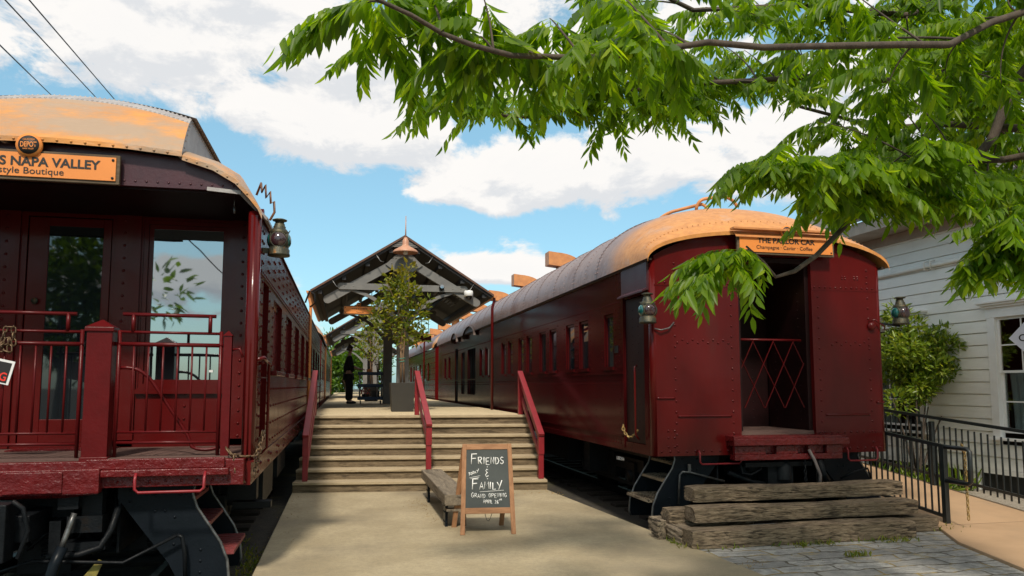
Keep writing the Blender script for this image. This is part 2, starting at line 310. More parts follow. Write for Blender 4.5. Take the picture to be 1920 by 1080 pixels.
# ------------------------------------------------------------------ mesh helpers
def org(p):
    v = Vector((0, 0, 0))
    while p is not None: v += p.location; p = p.parent
    return v
class MB:
    def __init__(s): s.v = []; s.f = []; s.s = []
    def add(s, vs, fs, smooth=False):
        n = len(s.v); s.v += [tuple(v) for v in vs]
        for f in fs: s.f.append(tuple(i + n for i in f)); s.s.append(smooth)
        return s
    def box(s, x0, x1, y0, y1, z0, z1):
        vs = [(x, y, z) for x in (x0, x1) for y in (y0, y1) for z in (z0, z1)]
        return s.add(vs, [(0, 1, 3, 2), (4, 6, 7, 5), (0, 4, 5, 1), (2, 3, 7, 6), (0, 2, 6, 4), (1, 5, 7, 3)])
    def bar(s, p, q, w, h=None, up=(0, 0, 1)):
        p = Vector(p); q = Vector(q); h = h or w; d = (q - p).normalized(); u = Vector(up)
        if abs(d.dot(u)) > .98: u = Vector((0, 1, 0))
        a = d.cross(u).normalized(); b = a.cross(d).normalized()
        vs = [c + a * (i * w / 2) + b * (j * h / 2) for c in (p, q) for i in (-1, 1) for j in (-1, 1)]
        return s.add(vs, [(0, 1, 3, 2), (4, 6, 7, 5), (0, 4, 5, 1), (2, 3, 7, 6), (0, 2, 6, 4), (1, 5, 7, 3)])
    def tube(s, pts, r, n=8, r2=None):
        pts = [Vector(p) for p in pts]; m = len(pts); rs = r if isinstance(r, (list, tuple)) else [r + ((r2 if r2 is not None else r) - r) * i / max(1, m - 1) for i in range(m)]
        a = None; vs = []
        for i, p in enumerate(pts):
            d = (pts[min(i + 1, m - 1)] - pts[max(i - 1, 0)]).normalized()
            if a is None:
                t = Vector((0, 0, 1)) if abs(d.z) < .9 else Vector((1, 0, 0)); a = d.cross(t).normalized()
            else: a = (a - d * a.dot(d)).normalized()
            b = d.cross(a)
            for j in range(n):
                th = 2 * math.pi * j / n; vs.append(p + (a * math.cos(th) + b * math.sin(th)) * rs[i])
        fs = [(i * n + j, i * n + (j + 1) % n, (i + 1) * n + (j + 1) % n, (i + 1) * n + j) for i in range(m - 1) for j in range(n)]
        b0 = len(s.v); s.add(vs, fs, True)
        s.f += [tuple(b0 + j for j in reversed(range(n))), tuple(b0 + (m - 1) * n + j for j in range(n))]; s.s += [False, False]
        return s
    def lathe(s, c, prof, n=16, axis=(0, 0, 1)):
        z = Vector(axis).normalized(); t = Vector((1, 0, 0)) if abs(z.x) < .9 else Vector((0, 1, 0)); a = z.cross(t).normalized(); b = z.cross(a); c = Vector(c)
        vs = [c + (a * math.cos(2 * math.pi * j / n) + b * math.sin(2 * math.pi * j / n)) * r + z * h for r, h in prof for j in range(n)]
        m = len(prof)
        return s.add(vs, [(i * n + j, i * n + (j + 1) % n, (i + 1) * n + (j + 1) % n, (i + 1) * n + j) for i in range(m - 1) for j in range(n)], True)
    def prism(s, pts, vec):
        pts = [Vector(p) for p in pts]; vec = Vector(vec); n = len(pts)
        return s.add(pts + [p + vec for p in pts], [tuple(range(n)), tuple(reversed(range(n, 2 * n)))] + [(i, n + i, n + (i + 1) % n, (i + 1) % n) for i in range(n)])
    def grid(s, fn, us, vs_, smooth=True, close=False):
        P = [fn(u, v) for v in vs_ for u in us]; n = len(us)
        return s.add(P, [(j * n + i, j * n + i + 1, (j + 1) * n + i + 1, (j + 1) * n + i) for j in range(len(vs_) - 1) for i in range(n - 1)], smooth)
    def rivets(s, pts, nrm, r=.016):
        z = Vector(nrm).normalized(); t = Vector((0, 0, 1)) if abs(z.z) < .9 else Vector((1, 0, 0)); a = z.cross(t).normalized(); b = z.cross(a)
        for p in pts:
            p = Vector(p)
            vs = [p + (a * math.cos(j * math.pi / 3) + b * math.sin(j * math.pi / 3)) * rr + z * h for rr, h in ((r, -.002), (r * .72, r * .5)) for j in range(6)] + [p + z * r * .72]
            s.add(vs, [(j, (j + 1) % 6, 6 + (j + 1) % 6, 6 + j) for j in range(6)] + [(6 + j, 6 + (j + 1) % 6, 12) for j in range(6)], True)
        return s
    def wallx(s, x, th, y0, y1, z0, z1, holes):
        ys = sorted({y0, y1} | {h[0] for h in holes} | {h[1] for h in holes}); zs = sorted({z0, z1} | {h[2] for h in holes} | {h[3] for h in holes})
        def solid(i, j):
            if i < 0 or j < 0 or i >= len(ys) - 1 or j >= len(zs) - 1: return False
            cy = (ys[i] + ys[i + 1]) / 2; cz = (zs[j] + zs[j + 1]) / 2
            return not any(h[0] < cy < h[1] and h[2] < cz < h[3] for h in holes)
        X = x + th
        for i in range(len(ys) - 1):
            for j in range(len(zs) - 1):
                if not solid(i, j): continue
                a, b, c, d = ys[i], ys[i + 1], zs[j], zs[j + 1]
                for xx in (x, X): s.add([(xx, a, c), (xx, b, c), (xx, b, d), (xx, a, d)], [(0, 1, 2, 3)])
                if not solid(i - 1, j): s.add([(x, a, c), (X, a, c), (X, a, d), (x, a, d)], [(0, 1, 2, 3)])
                if not solid(i + 1, j): s.add([(x, b, c), (X, b, c), (X, b, d), (x, b, d)], [(0, 1, 2, 3)])
                if not solid(i, j - 1): s.add([(x, a, c), (X, a, c), (X, b, c), (x, b, c)], [(0, 1, 2, 3)])
                if not solid(i, j + 1): s.add([(x, a, d), (X, a, d), (X, b, d), (x, b, d)], [(0, 1, 2, 3)])
        return s
    def wally(s, y, th, x0, x1, z0, z1, holes):
        t = MB().wallx(y, th, x0, x1, z0, z1, holes); return s.add([(v[1], v[0], v[2]) for v in t.v], t.f)
    def build(s, name, mat, parent=None, bevel=0.0, local=False):
        me = bpy.data.meshes.new(name); o = org(parent)
        vs = s.v if (local or parent is None) else [(v[0] - o.x, v[1] - o.y, v[2] - o.z) for v in s.v]
        me.from_pydata(vs, [], s.f); me.polygons.foreach_set('use_smooth', s.s)
        if mat: me.materials.append(mat)
        me.update(); ob = bpy.data.objects.new(name, me); COL.objects.link(ob)
        if parent is not None: ob.parent = parent
        if bevel:
            md = ob.modifiers.new('bevel', 'BEVEL'); md.width = bevel; md.segments = 2; md.limit_method = 'ANGLE'
        return ob
def at_origin(ob, p):
    """give a top-level mesh an origin at its own base"""
    p = Vector(p); ob.data.transform(Matrix.Translation(-p)); ob.location = p; return ob
def tag(o, label=None, cat=None, group=None, kind=None):
    if label: o['label'] = label
    if cat: o['category'] = cat
    if group: o['group'] = group
    if kind: o['kind'] = kind
    return o
def T(name, label, cat, loc, group=None):
    o = bpy.data.objects.new(name, None); COL.objects.link(o); o.location = loc; o.empty_display_size = .2
    return tag(o, label, cat, group)
def copy_tree(o, parent=None, loc=None):
    c = o.copy(); COL.objects.link(c)
    if parent is not None: c.parent = parent
    if loc is not None: c.location = loc
    for ch in list(o.children): copy_tree(ch, c)
    return c
def mesh_np(name, V, F, mat, parent=None, smooth=False):
    """V (n,3) F (m,k)"""
    me = bpy.data.meshes.new(name); o = org(parent); V = np.asarray(V, np.float32) - np.array([o.x, o.y, o.z], np.float32); F = np.asarray(F, np.int32); m, kk = F.shape
    me.vertices.add(len(V)); me.vertices.foreach_set('co', V.ravel()); me.loops.add(m * kk); me.loops.foreach_set('vertex_index', F.ravel())
    me.polygons.add(m); me.polygons.foreach_set('loop_start', np.arange(0, m * kk, kk, dtype=np.int32)); me.polygons.foreach_set('loop_total', np.full(m, kk, np.int32))
    if mat: me.materials.append(mat)
    me.update(calc_edges=True); ob = bpy.data.objects.new(name, me); COL.objects.link(ob)
    if parent is not None: ob.parent = parent
    return ob
def blades(base, dirv, nrm, L, Wd, fold=.25, bend=.0):
    """one folded leaf blade per row: 6 verts, 2 quads.  base, dirv, nrm (n,3); L, Wd (n,)"""
    base = np.asarray(base, float); d = np.asarray(dirv, float); d /= np.linalg.norm(d, axis=1)[:, None]
    s = np.cross(d, nrm); s /= np.linalg.norm(s, axis=1)[:, None] + 1e-9; n = np.cross(s, d); L = np.asarray(L)[:, None]; w = np.asarray(Wd)[:, None] / 2
    P = [base, base + d * L * .28 + s * w * .9 + n * w * fold, base + d * L * .62 + s * w * .8 + n * (w * fold - L * bend * .4), base + d * L - n * L * bend,
         base + d * L * .62 - s * w * .8 + n * (w * fold - L * bend * .4), base + d * L * .28 - s * w * .9 + n * w * fold]
    V = np.stack(P, 1).reshape(-1, 3); i = np.arange(len(base))[:, None] * 6
    F = np.concatenate([i + np.array([[0, 1, 2, 3]]), i + np.array([[0, 3, 4, 5]])], 0); return V, F
_tx = {}
def text(name, body, mat, parent, origin, right, up, width=None, height=.1, bold=0.0, depth=.003, align='LEFT', space=1.0, shear=0.0):
    """raised lettering laid on a plane; origin is the left (or centre) of the base line"""
    cu = bpy.data.curves.new(name, 'FONT'); cu.body = body; cu.size = 1; cu.offset = bold; cu.align_x = align; cu.space_character = space; cu.shear = shear
    ob = bpy.data.objects.new(name, cu); COL.objects.link(ob)
    dg = bpy.context.evaluated_depsgraph_get(); me = bpy.data.meshes.new_from_object(ob.evaluated_get(dg)); COL.objects.unlink(ob); bpy.data.objects.remove(ob)
    xs = [v.co.x for v in me.vertices]; ys = [v.co.y for v in me.vertices]
    sx = width / (max(xs) - min(xs)) if width else height; sy = height
    r = Vector(right).normalized(); u = Vector(up).normalized(); n = r.cross(u); o = Vector(origin) - org(parent)
    x0 = min(xs) if align == 'LEFT' else 0
    for v in me.vertices: v.co = o + r * ((v.co.x - x0) * sx) + u * (v.co.y * sy) + n * depth
    me.materials.append(mat); t = bpy.data.objects.new(name, me); COL.objects.link(t); t.parent = parent
    return t
def chain(m, pts, r=.012, link=.05):
    """interlocking oval links along a polyline"""
    P = [Vector(p) for p in pts]; acc = []
    for a, b in zip(P, P[1:]):
        n = max(1, int((b - a).length / link)); acc += [a.lerp(b, i / n) for i in range(n)]
    acc.append(P[-1])
    for i, (a, b) in enumerate(zip(acc, acc[1:])):
        d = (b - a); l = d.length; d.normalize(); t = Vector((1, 0, .2)) if i % 2 else Vector((.1, 1, 0)); s = (t - d * t.dot(d)).normalized(); c = (a + b) / 2
        ring = [c + d * math.cos(q * math.pi / 3) * l * .68 + s * math.sin(q * math.pi / 3) * l * .36 for q in range(7)]
        m.tube(ring, r * .5, 5)
    return m
def bez(a, b, c, n=10):
    a, b, c = Vector(a), Vector(b), Vector(c); return [a * (1 - t) ** 2 + b * 2 * t * (1 - t) + c * t * t for t in [i / n for i in range(n + 1)]]
# ================================================================== SETTING
g = MB(); g.add([(-400, -400, -.2), (400, -400, -.2), (400, 400, -.2), (-400, 400, -.2)], [(0, 1, 2, 3)])
tag(g.build('ground', DIRT), kind='structure')
g = MB().prism([(-.83, -9, -.19), (5.1, -9, -.19), (3.94, 6.52, -.19), (3.47, 12.70, -.19), (-.80, 13.30, -.19)], (0, 0, .19))
tag(g.build('pavement', CONC, bevel=.015), kind='structure')
g = MB().prism([(3.2, -9, -.16), (16, -9, -.16), (16, 8.2, -.16), (7.6, 8.3, -.16), (7.3, 9.0, -.16), (3.2, 9.0, -.16)], (0, 0, .148))
tag(g.build('cobbled_path', SETTS), kind='structure')
g = MB().prism([(7.36, 8.22, -.1), (6.85, 7.35, -.1), (6.46, 6.12, -.1), (6.0, 4.3, -.1), (5.75, 0, -.1), (5.9, -9, -.1), (9.2, -9, -.1), (9.2, 8.22, -.1)], (0, 0, .125))
g.add([(7.40, 8.22, -.1), (9.2, 8.22, -.1), (9.2, 8.22, .025), (7.40, 8.22, .025), (7.40, 15.5, -.1), (9.2, 15.5, -.1), (9.2, 15.5, .755), (7.40, 15.5, .755)], [(3, 2, 6, 7), (0, 3, 7, 4), (1, 5, 6, 2), (4, 7, 6, 5)])
tag(g.build('ramp_path', RAMP, bevel=.01), kind='structure')
g = MB().prism([(9.2, -9, -.1), (12, -9, -.1), (12, 22, -.1), (9.2, 22, -.1)], (0, 0, .14))
tag(g.build('gravel_strip', GRAVEL), kind='structure')
# platform deck (boards), its front edge slightly askew like the stairs
g = MB().prism([(-.62, 15.30, .95), (3.66, 14.84, .95), (3.80, 70, .95), (-.66, 70, .95)], (0, 0, .24))
g.prism([(-.5, 15.7, -.19), (3.5, 15.3, -.19), (3.6, 70, -.19), (-.5, 70, -.19)], (0, 0, 1.13))
tag(g.build('platform', DECK, bevel=.008), kind='structure')

# ---- wooden steps
st = T('wooden_steps', 'wide weathered wooden steps climbing to the platform between the two carriages', 'steps', (1.4, 13, 0))
def lerp(a, b, t): return Vector(a) * (1 - t) + Vector(b) * t
LB, LT, RB, RT = (-.79, 13.19, 0), (-.60, 15.26, 0), (3.47, 12.63, 0), (3.66, 14.80, 0)
rise = 1.19 / 7
for i in range(7):
    t0, t1 = i / 6, (i + 1) / 6
    a, b = lerp(LB, LT, t0), lerp(RB, RT, t0); c, d = lerp(LB, LT, min(t1, 1.02)), lerp(RB, RT, min(t1, 1.02))
    f = (b - a).normalized(); out = Vector((f.y, -f.x, 0))      # towards the camera
    zz = i * rise
    rm = MB().prism([a + Vector((0, 0, zz)), b + Vector((0, 0, zz)), b + Vector((0, 0, zz + rise - .045)), a + Vector((0, 0, zz + rise - .045))], -out * .04)
    rm.rivets([lerp(a, b, q) + Vector((0, 0, zz + hh)) + out * .001 for q in (.03, .34, .35, .66, .97) for hh in (.04, .09)], out, .008)
    rm.build('riser', RISER, st)
    if i < 6:
        e = .035
        MB().prism([a + out * e + Vector((0, 0, zz + rise - .044)), b + out * e + Vector((0, 0, zz + rise - .044)), d - out * .01 + Vector((0, 0, zz + rise - .044)), c - out * .01 + Vector((0, 0, zz + rise - .044))], (0, 0, .044)).build('tread', TREAD, st, bevel=.006)
    else:
        MB().prism([a + out * .04 + Vector((0, 0, 1.146)), b + out * .04 + Vector((0, 0, 1.146)), b - out * .14 + Vector((0, 0, 1.146)), a - out * .14 + Vector((0, 0, 1.146))], (0, 0, .048)).build('tread', TREAD, st, bevel=.006)
for s, (pb, pt) in enumerate(((LB, LT), (RB, RT))):
    m = MB(); pb = Vector(pb); pt = Vector(pt); ins = .03 if s == 0 else -.03
    for i in range(6):
        q0 = lerp(pb, pt, i / 6); q1 = lerp(pb, pt, (i + 1) / 6); m.prism([q0 + Vector((ins, .045, 0)), q1 + Vector((ins, .045, 0)), q1 + Vector((ins, .045, (i + 1) * rise - .05)), q0 + Vector((ins, .045, (i + 1) * rise - .05))], (.03 if s else -.03, 0, 0))
    m.build('stringer', RISER, st)

# ---- three stair railings
def railing(x0, y0, z0, x1, y1, label):
    r = T('stair_railing', label, 'railing', (x0, y0, z0), 'red railings on the wooden steps')
    b = Vector((x0, y0, z0)); t = Vector((x1, y1, 1.19)); H = .86
    m = MB().box(x0 - .045, x0 + .045, y0 - .045, y0 + .045, z0, z0 + H - .1); m.build('post', RAIL, r, bevel=.006)
    m = MB().box(x1 - .045, x1 + .045, y1 - .045, y1 + .045, 1.19, 1.19 + H - .02); m.build('post', RAIL, r, bevel=.006)
    d = (t - b).normalized()
    MB().bar(b + Vector((0, 0, H - .06)) - d * .10, t + Vector((0, 0, H)) + d * .05, .105, .05).build('handrail', RAIL, r, bevel=.008)
    for hh in (.62, .32): MB().bar(b + Vector((.03, 0, hh - .06)), t + Vector((.03, 0, hh)), .035, .11).build('rail', RAIL, r, bevel=.005)
    MB().box(x0 - .05, x0 + .05, y0 - .06, y0 + .04, z0 + .42, z0 + H - .07).build('rail_end_block', RAIL, r, bevel=.005)
railing(-.60, 13.30, .17, -.55, 15.50, 'red wooden stair railing beside the open platform carriage')
railing(1.46, 13.02, .34, 1.47, 15.30, 'red wooden stair railing standing in the middle of the steps')
railing(3.40, 12.80, .17, 3.58, 15.10, 'red wooden stair railing on the side of the steps nearest the closed carriage')

# ================================================================== CARRIAGES: shared pieces
def bogie(root, xc, yc):
    b = MB()
    for s in (-1, 1):
        x = xc + s * 1.12
        b.box(x - .06, x + .06, yc - 1.6, yc + 1.6, .42, .62)
        for y in (yc - 1.15, yc + 1.15):
            b.box(x - .10, x + .12, y - .17, y + .17, .20, .56); b.lathe((x + s * .06, y, .34), [(.0, .08), (.09, .08), (.12, 0)], 10, (s, 0, 0))
            for q in (-.3, .3):
                b.tube([(x, y + q, .42)] + [(x + .06 * math.cos(a), y + q + .06 * math.sin(a), .42 - a * .006) for a in np.linspace(0, 30, 40)], .014, 5)
        b.bar((x, yc - 1.0, .2), (x, yc + 1.0, .2), .08, .06); b.box(x - .07, x + .09, yc - .4, yc + .4, .25, .48)
    for y in (yc - .25, yc + .25): b.box(xc - 1.2, xc + 1.2, y - .1, y + .1, .45, .66)
    b.build('bogie', BLACK, root)
    for s in (-1, 1):
        for y in (yc - 1.15, yc + 1.15):
            MB().lathe((xc + s * .82, y, .34), [(0, -.02), (.12, -.05), (.14, .0), (.36, .02), (.40, -.05), (.47, -.05), (.49, .06), (.52, .06), (.52, .12), (.40, .12), (.0, .12)], 24, (-s, 0, 0)).build('wheel', BLACK, root)
def lamp(loc, label, k_=.9):
    """railway marker lamp: drum body, chimney cap, four bull's-eye lenses, bracket"""
    x, y, z = loc; t = T('marker_lamp', label, 'lamp', loc, 'old marker lamps on the carriages')
    MB().lathe((x, y, z), [(0, 0), (.125, 0), (.128, .02), (.12, .03), (.122, .075), (.112, .085), (.11, .1), (.108, .27), (.112, .28), (.085, .315), (.07, .33), (.072, .35), (.062, .36), (.058, .385)], 20).build('lamp_body', BRASS, t)
    MB().lathe((x, y, z), [(.05, .38), (.052, .415), (.082, .42), (.086, .432), (.06, .442), (0, .445)], 18).build('lamp_cap', BRASS, t)
    for a, mt in ((0, LENSR), (1, LENSG), (2, LENSR), (3, LENSG)):
        d = Vector((math.sin(a * math.pi / 2), -math.cos(a * math.pi / 2), 0)); c = Vector((x, y, z + .185))
        rim = MB().lathe(c + d * .085, [(.098, -.05), (.10, .012), (.09, .02), (.086, .012)], 18, d).build('lens_rim', BRASS, t)
        MB().lathe(c + d * .085, [(.088, .01), (.078, .028), (.055, .044), (.025, .052), (0, .053)], 18, d).build('lens', mt, t)
    m = MB()
    for q in (-1, 1): m.tube([(x + q * .1, y, z + .27), (x + q * .12, y, z + .31)], .006, 5)
    m.build('vent_pin', BRASS, t); t.scale = (k_, k_, k_)
    return t
def name_sign(x0, x1, y, z0, z1, label, lines, emb, group='orange name signs'):
    """lines: (text, x, z, height, width, material, bold)"""
    t = T('name_sign', label, 'sign', ((x0 + x1) / 2, y, z0), group)
    bk = MB().box(x0, x1, y, y + .04, z0, z1).build('backing_board', SIGNW, t, bevel=.004)
    MB().box(x0 + .03, x1 - .03, y - .012, y, z0 + .03, z1 - .025).build('sign_face', SIGNO, t)
    for s, x, z, h, w, b in lines: text('lettering', s, SIGNK, t, (x, y - .0125, z), (1, 0, 0), (0, 0, 1), w, h, b, .003)
    for x in (x0 + .055, x1 - .055):
        for z in (z0 + .055, z1 - .05): MB().lathe((x, y - .012, z), [(.012, 0), (.012, .006), (0, .008)], 8, (0, -1, 0)).build('bolt', SIGNK, t)
    ex, ez, er = emb
    e = MB().lathe((ex, y - .013, ez), [(0, .02), (er, .02), (er, -.01)], 32, (0, -1, 0)).build('emblem', SIGNO, t)
    MB().lathe((ex, y - .0335, ez), [(0, .003), (er * .8, .003), (er * .8, 0)], 32, (0, -1, 0)).build('emblem_disc', SIGNK, e)
    text('emblem_word', 'DEPOT', SIGNO, e, (ex - er * .62, y - .0370, ez - er * .2), (1, 0, .04), (-.04, 0, 1), er * 1.24, er * .62, .02, .002)
    text('emblem_word', 'CALISTOGA', SIGNO, e, (ex - er * .45, y - .0370, ez + er * .36), (1, 0, .04), (-.04, 0, 1), er * .9, er * .24, .01, .002)
    text('emblem_word', 'NAPA VALLEY', SIGNO, e, (ex - er * .42, y - .0370, ez - er * .42), (1, 0, .04), (-.04, 0, 1), er * .84, er * .18, .01, .002)
    return t

# ================================================================== LEFT CARRIAGE (open platform end, clerestory roof)
xc, xr, xl = -2.575, -.80, -4.35
L = T('railway_carriage', 'maroon railway carriage with open end platform, railings and gold clerestory roof', 'railway carriage', (xc, 7.4, 0), 'old railway carriages along the platform')
YE = 27.0
wins = []; y = 8.98
while y < 25: wins.append((y, y + 1.2, 1.96, 2.78)); y += 1.95
holes = [(7.80, 8.38, 1.22, 2.84)] + wins
m = MB().wallx(xr, -.09, 7.46, YE, 1.10, 3.46, holes)
rv = []
for yy in np.arange(7.62, 26.8, .33):
    for zz in np.arange(1.18, 1.9, .19):
        if yy > 8.5: rv.append((xr, yy, zz))
for yy in np.arange(7.55, 26.8, .16): rv.append((xr, yy, 2.90))
for yy in np.arange(7.6, 26.8, .65):
    for q in (0, .13):
        for zz in (3.0, 3.1, 3.2, 3.3): rv.append((xr, yy + q, zz))
for h in holes:
    for zz in np.arange(h[2] + .05, h[3], .11): rv += [(xr, h[0] - .09, zz), (xr, h[1] + .09, zz)]
for zz in np.arange(1.15, 3.3, .12): rv.append((xr, 7.52, zz))
m.rivets(rv, (1, 0, 0), .018); m.box(xr, xr + .018, 7.46, YE, 2.86, 2.875); m.box(xr, xr + .012, 7.46, 8.7, 1.86, 1.875)
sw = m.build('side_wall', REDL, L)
for h in wins:
    w = MB(); f = .07
    w.box(xr - .085, xr - .045, h[0] + .002, h[0] + f, h[2], h[3]); w.box(xr - .085, xr - .045, h[1] - f, h[1] - .002, h[2], h[3]); w.box(xr - .085, xr - .045, h[0] + f, h[1] - f, h[3] - f, h[3] - .002); w.box(xr - .085, xr - .045, h[0] + f, h[1] - f, h[2] + .002, h[2] + f)
    wo_ = w.build('window', RED, L)
    MB().box(xr - .075, xr - .065, h[0] + f, h[1] - f, h[2] + f, h[3] - f).build('blind_panel', REDR, wo_); MB().box(xr + .001, xr + .06, h[0] - .05, h[1] + .05, 1.90, 1.955).build('window_sill', RED, wo_, bevel=.008)
MB().box(xr - .085, xr - .05, 7.80, 8.38, 1.22, 2.84).build('side_door', RED, L)
m = MB().wallx(xl, .09, 7.46, YE, 1.10, 3.46, [(a, b, c, d) for a, b, c, d in wins]); m.build('side_wall', RED, L)
for h in wins: MB().box(xl + .03, xl + .04, h[0], h[1], h[2], h[3]).build('window_pane', GLASSD, L)
m = MB().box(xr - .10, xr - .012, 7.32, YE, .88, 1.099)
m.rivets([(xr - .012, yy, zz) for yy in np.arange(7.9, 26, 1.1) for zz in (.94, 1.03)] + [(xr - .012, yy + .25, 1.0) for yy in np.arange(7.9, 26, 1.1)], (1, 0, 0), .024)
m.box(xr - .012, xr + .012, 7.32, YE, 1.085, 1.105); m.box(xl + .012, xl + .10, 7.32, YE, .88, 1.099); m.build('sill_beam', RED, L)
MB().box(xl + .12, xr - .12, 8.7, YE - .1, 1.02, 1.17).build('carriage_floor', FLOORW, L)
MB().box(xl + .1, xr - .1, YE - .08, YE, 1.1, 3.46).build('rear_end_wall', RED, L)
# corner posts
for s, x in ((1, xr), (-1, xl)):
    m = MB().tube([(x - s * .05, 7.40, 1.08), (x - s * .05, 7.40, 3.44)], .062, 14); m.box(x - s * .05 - .03, x - s * .05 + .03, 7.34, 7.5, .9, 3.4); m.build('corner_post', RED, L)
# end wall with door and windows
EW = 8.6
dr = (-3.24, -2.43, 1.20, 3.56); wr = (-2.12, -1.23, 1.76, 3.57); wl_ = (-4.17, -3.62, 1.80, 3.52)
m = MB().wally(EW, .09, xl + .1, xr - .1, 1.10, 3.75, [dr, wr, wl_])
for a, b in ((-2.385, -2.14), (-1.215, -.99), (-3.56, -3.30)): m.box(a, b, EW - .03, EW - .001, 1.15, 3.75)
rv = [(x, EW - .03, zz) for x in (-2.30, -1.10, -3.42) for zz in np.arange(1.25, 3.6, .135)] + [(-1.65, EW, zz) for zz in np.arange(1.3, 1.8, .135)]
m.rivets(rv, (0, -1, 0), .018); m.box(-2.135, -1.22, EW - .045, EW - .001, 1.70, 1.745); m.box(-2.42, xr - .12, EW - .03, EW - .001, 1.13, 1.22)
m.build('end_wall', RED, L)
d = MB(); f = .13
d.box(dr[0] + .01, dr[0] + .2, EW + .005, EW + .05, dr[2], dr[3] - .01); d.box(dr[1] - .09, dr[1] - .01, EW + .005, EW + .05, dr[2], dr[3] - .01); d.box(dr[0] + .2, dr[1] - .09, EW + .005, EW + .05, dr[3] - .10, dr[3] - .01); d.box(dr[0] + .2, dr[1] - .09, EW + .005, EW + .05, dr[2], 1.44)
d = d.build('door', RED, L, bevel=.006)
MB().box(dr[0] + .2, dr[1] - .09, EW + .02, EW + .03, 1.44, dr[3] - .10).build('pane', GLASSD, d)
MB().lathe((dr[0] + .11, EW + .005, 2.66), [(.0, .05), (.03, .045), (.034, .03), (.018, .02), (.018, 0)], 12, (0, -1, 0)).build('door_knob', BRASS, d)
def window_y(h, parent, gm, y=EW):
    w = MB(); f = .045
    for q, e in ((0, .012), (1, .04)):
        o = q * f
        w.box(h[0] + o + .001, h[0] + o + f, y + e, y + .06, h[2] + o, h[3] - o); w.box(h[1] - o - f, h[1] - o - .001, y + e, y + .06, h[2] + o, h[3] - o)
        w.box(h[0] + o + f, h[1] - o - f, y + e, y + .06, h[3] - o - f, h[3] - o - .001); w.box(h[0] + o + f, h[1] - o - f, y + e, y + .06, h[2] + o + .001, h[2] + o + f)
    w = w.build('window', RED, parent)
    MB().box(h[0] + f * 2, h[1] - f * 2, y + .05, y + .058, h[2] + f * 2, h[3] - f * 2).build('pane', gm, w)
    return w
w = window_y(wr, L, GLASSM); window_y(wl_, L, GLASSM)
MB().box(-1.42, -1.38, EW + .035, EW + .045, 1.93, 1.955).build('paper_sticker', WHITEP, w)
# platform floor, end beam
MB().box(xl + .12, xr - .12, 7.30, EW - .001, 1.06, 1.145).build('end_platform_floor', FLOORW, L)
MB().box(-3.2, -2.25, 8.25, 8.55, 1.147, 1.156).build('door_mat', REDR, L)
m = MB().box(xl + .05, xr - .06, 7.20, 7.299, .90, 1.13); m.box(-3.4, -2.02, 7.10, 7.199, .87, 1.075); m.box(-2.02, -.98, 7.12, 7.199, 1.0, 1.06)
m.box(-2.75, -2.3, 7.085, 7.099, .88, 1.06); m.box(-2.15, -1.02, 7.16, 7.199, 1.06, 1.15)
m.prism([(-3.4, 7.10, .869), (-2.02, 7.10, .869), (-2.3, 7.18, .83), (-3.2, 7.18, .83)], (0, .11, 0))
m.rivets([(x, 7.199, .95) for x in np.arange(-1.9, -.9, .13)], (0, -1, 0), .016)
m.build('end_beam', REDR, L, bevel=.012)
m = MB().tube([(-1.73, 7.10, 1.03), (-1.73, 7.07, .98), (-1.73, 7.07, .90), (-1.70, 7.07, .87), (-1.20, 7.07, .87), (-1.17, 7.07, .90), (-1.17, 7.07, .98), (-1.17, 7.12, 1.03)], .013, 8); m.build('grab_iron', RAIL, L)
# railings round the end platform
def end_railing(x0, x1, short, post):
    r = MB()
    for z, rr, a, b in ((2.437, .017, x0 + .02, x1 - .05), (2.275, .013, x0, x1), (2.165, .019, x0 - .05, x1 + .02), (1.37, .012, x0, x1), (1.275, .014, x0, x1)):
        r.tube([(a, 7.40, z), (b, 7.40, z - .006)], rr, 8)
    for x in short: r.tube([(x, 7.40, 2.275), (x, 7.40, 2.437)], .018, 8)
    for x in (x0, x1): r.tube([(x, 7.40, 1.15), (x, 7.40, 2.29)], .017, 8)
    o = r.build('end_railing', RAIL2, L)
    n = int((x1 - x0) / .112)
    for i in range(1, n):
        x = x0 + (x1 - x0) * i / n; MB().tube([(x, 7.40, 1.37), (x, 7.40, 2.165)], .0095, 6).build('baluster', RAIL2, o)
RAIL2 = M('red railing paint', (.095, .006, .007), (.08, .0052, .006), sc=5, rough=.3, bump=.1, spec=.2)
end_railing(-1.99, -1.12, (-1.88, -1.22), 0); end_railing(-3.28, -2.30, (-2.42, -3.1), 0)
m = MB().box(-2.235, -2.025, 7.30, 7.46, 1.06, 2.29).box(-2.245, -2.015, 7.29, 7.47, 1.0, 1.16).box(-2.25, -2.01, 7.285, 7.475, 2.27, 2.31)
m.add([(-2.25, 7.285, 2.31), (-2.01, 7.285, 2.31), (-2.01, 7.475, 2.31), (-2.25, 7.475, 2.31), (-2.13, 7.38, 2.385)], [(0, 1, 4), (1, 2, 4), (2, 3, 4), (3, 0, 4)]); m.build('gate_post', RAIL2, L, bevel=.006)
m = MB().box(-1.09, -1.02, 7.36, 7.44, .95, 2.25); m.add([(-1.10, 7.35, 2.25), (-1.01, 7.35, 2.25), (-1.01, 7.45, 2.25), (-1.10, 7.45, 2.25), (-1.055, 7.40, 2.30)], [(0, 1, 4), (1, 2, 4), (2, 3, 4), (3, 0, 4), (0, 3, 2, 1)]); m.tube([(-1.02, 7.40, 2.12), (-.95, 7.38, 2.13), (-.92, 7.38, 2.05)], .012, 6); m.build('end_post', RAIL2, L)
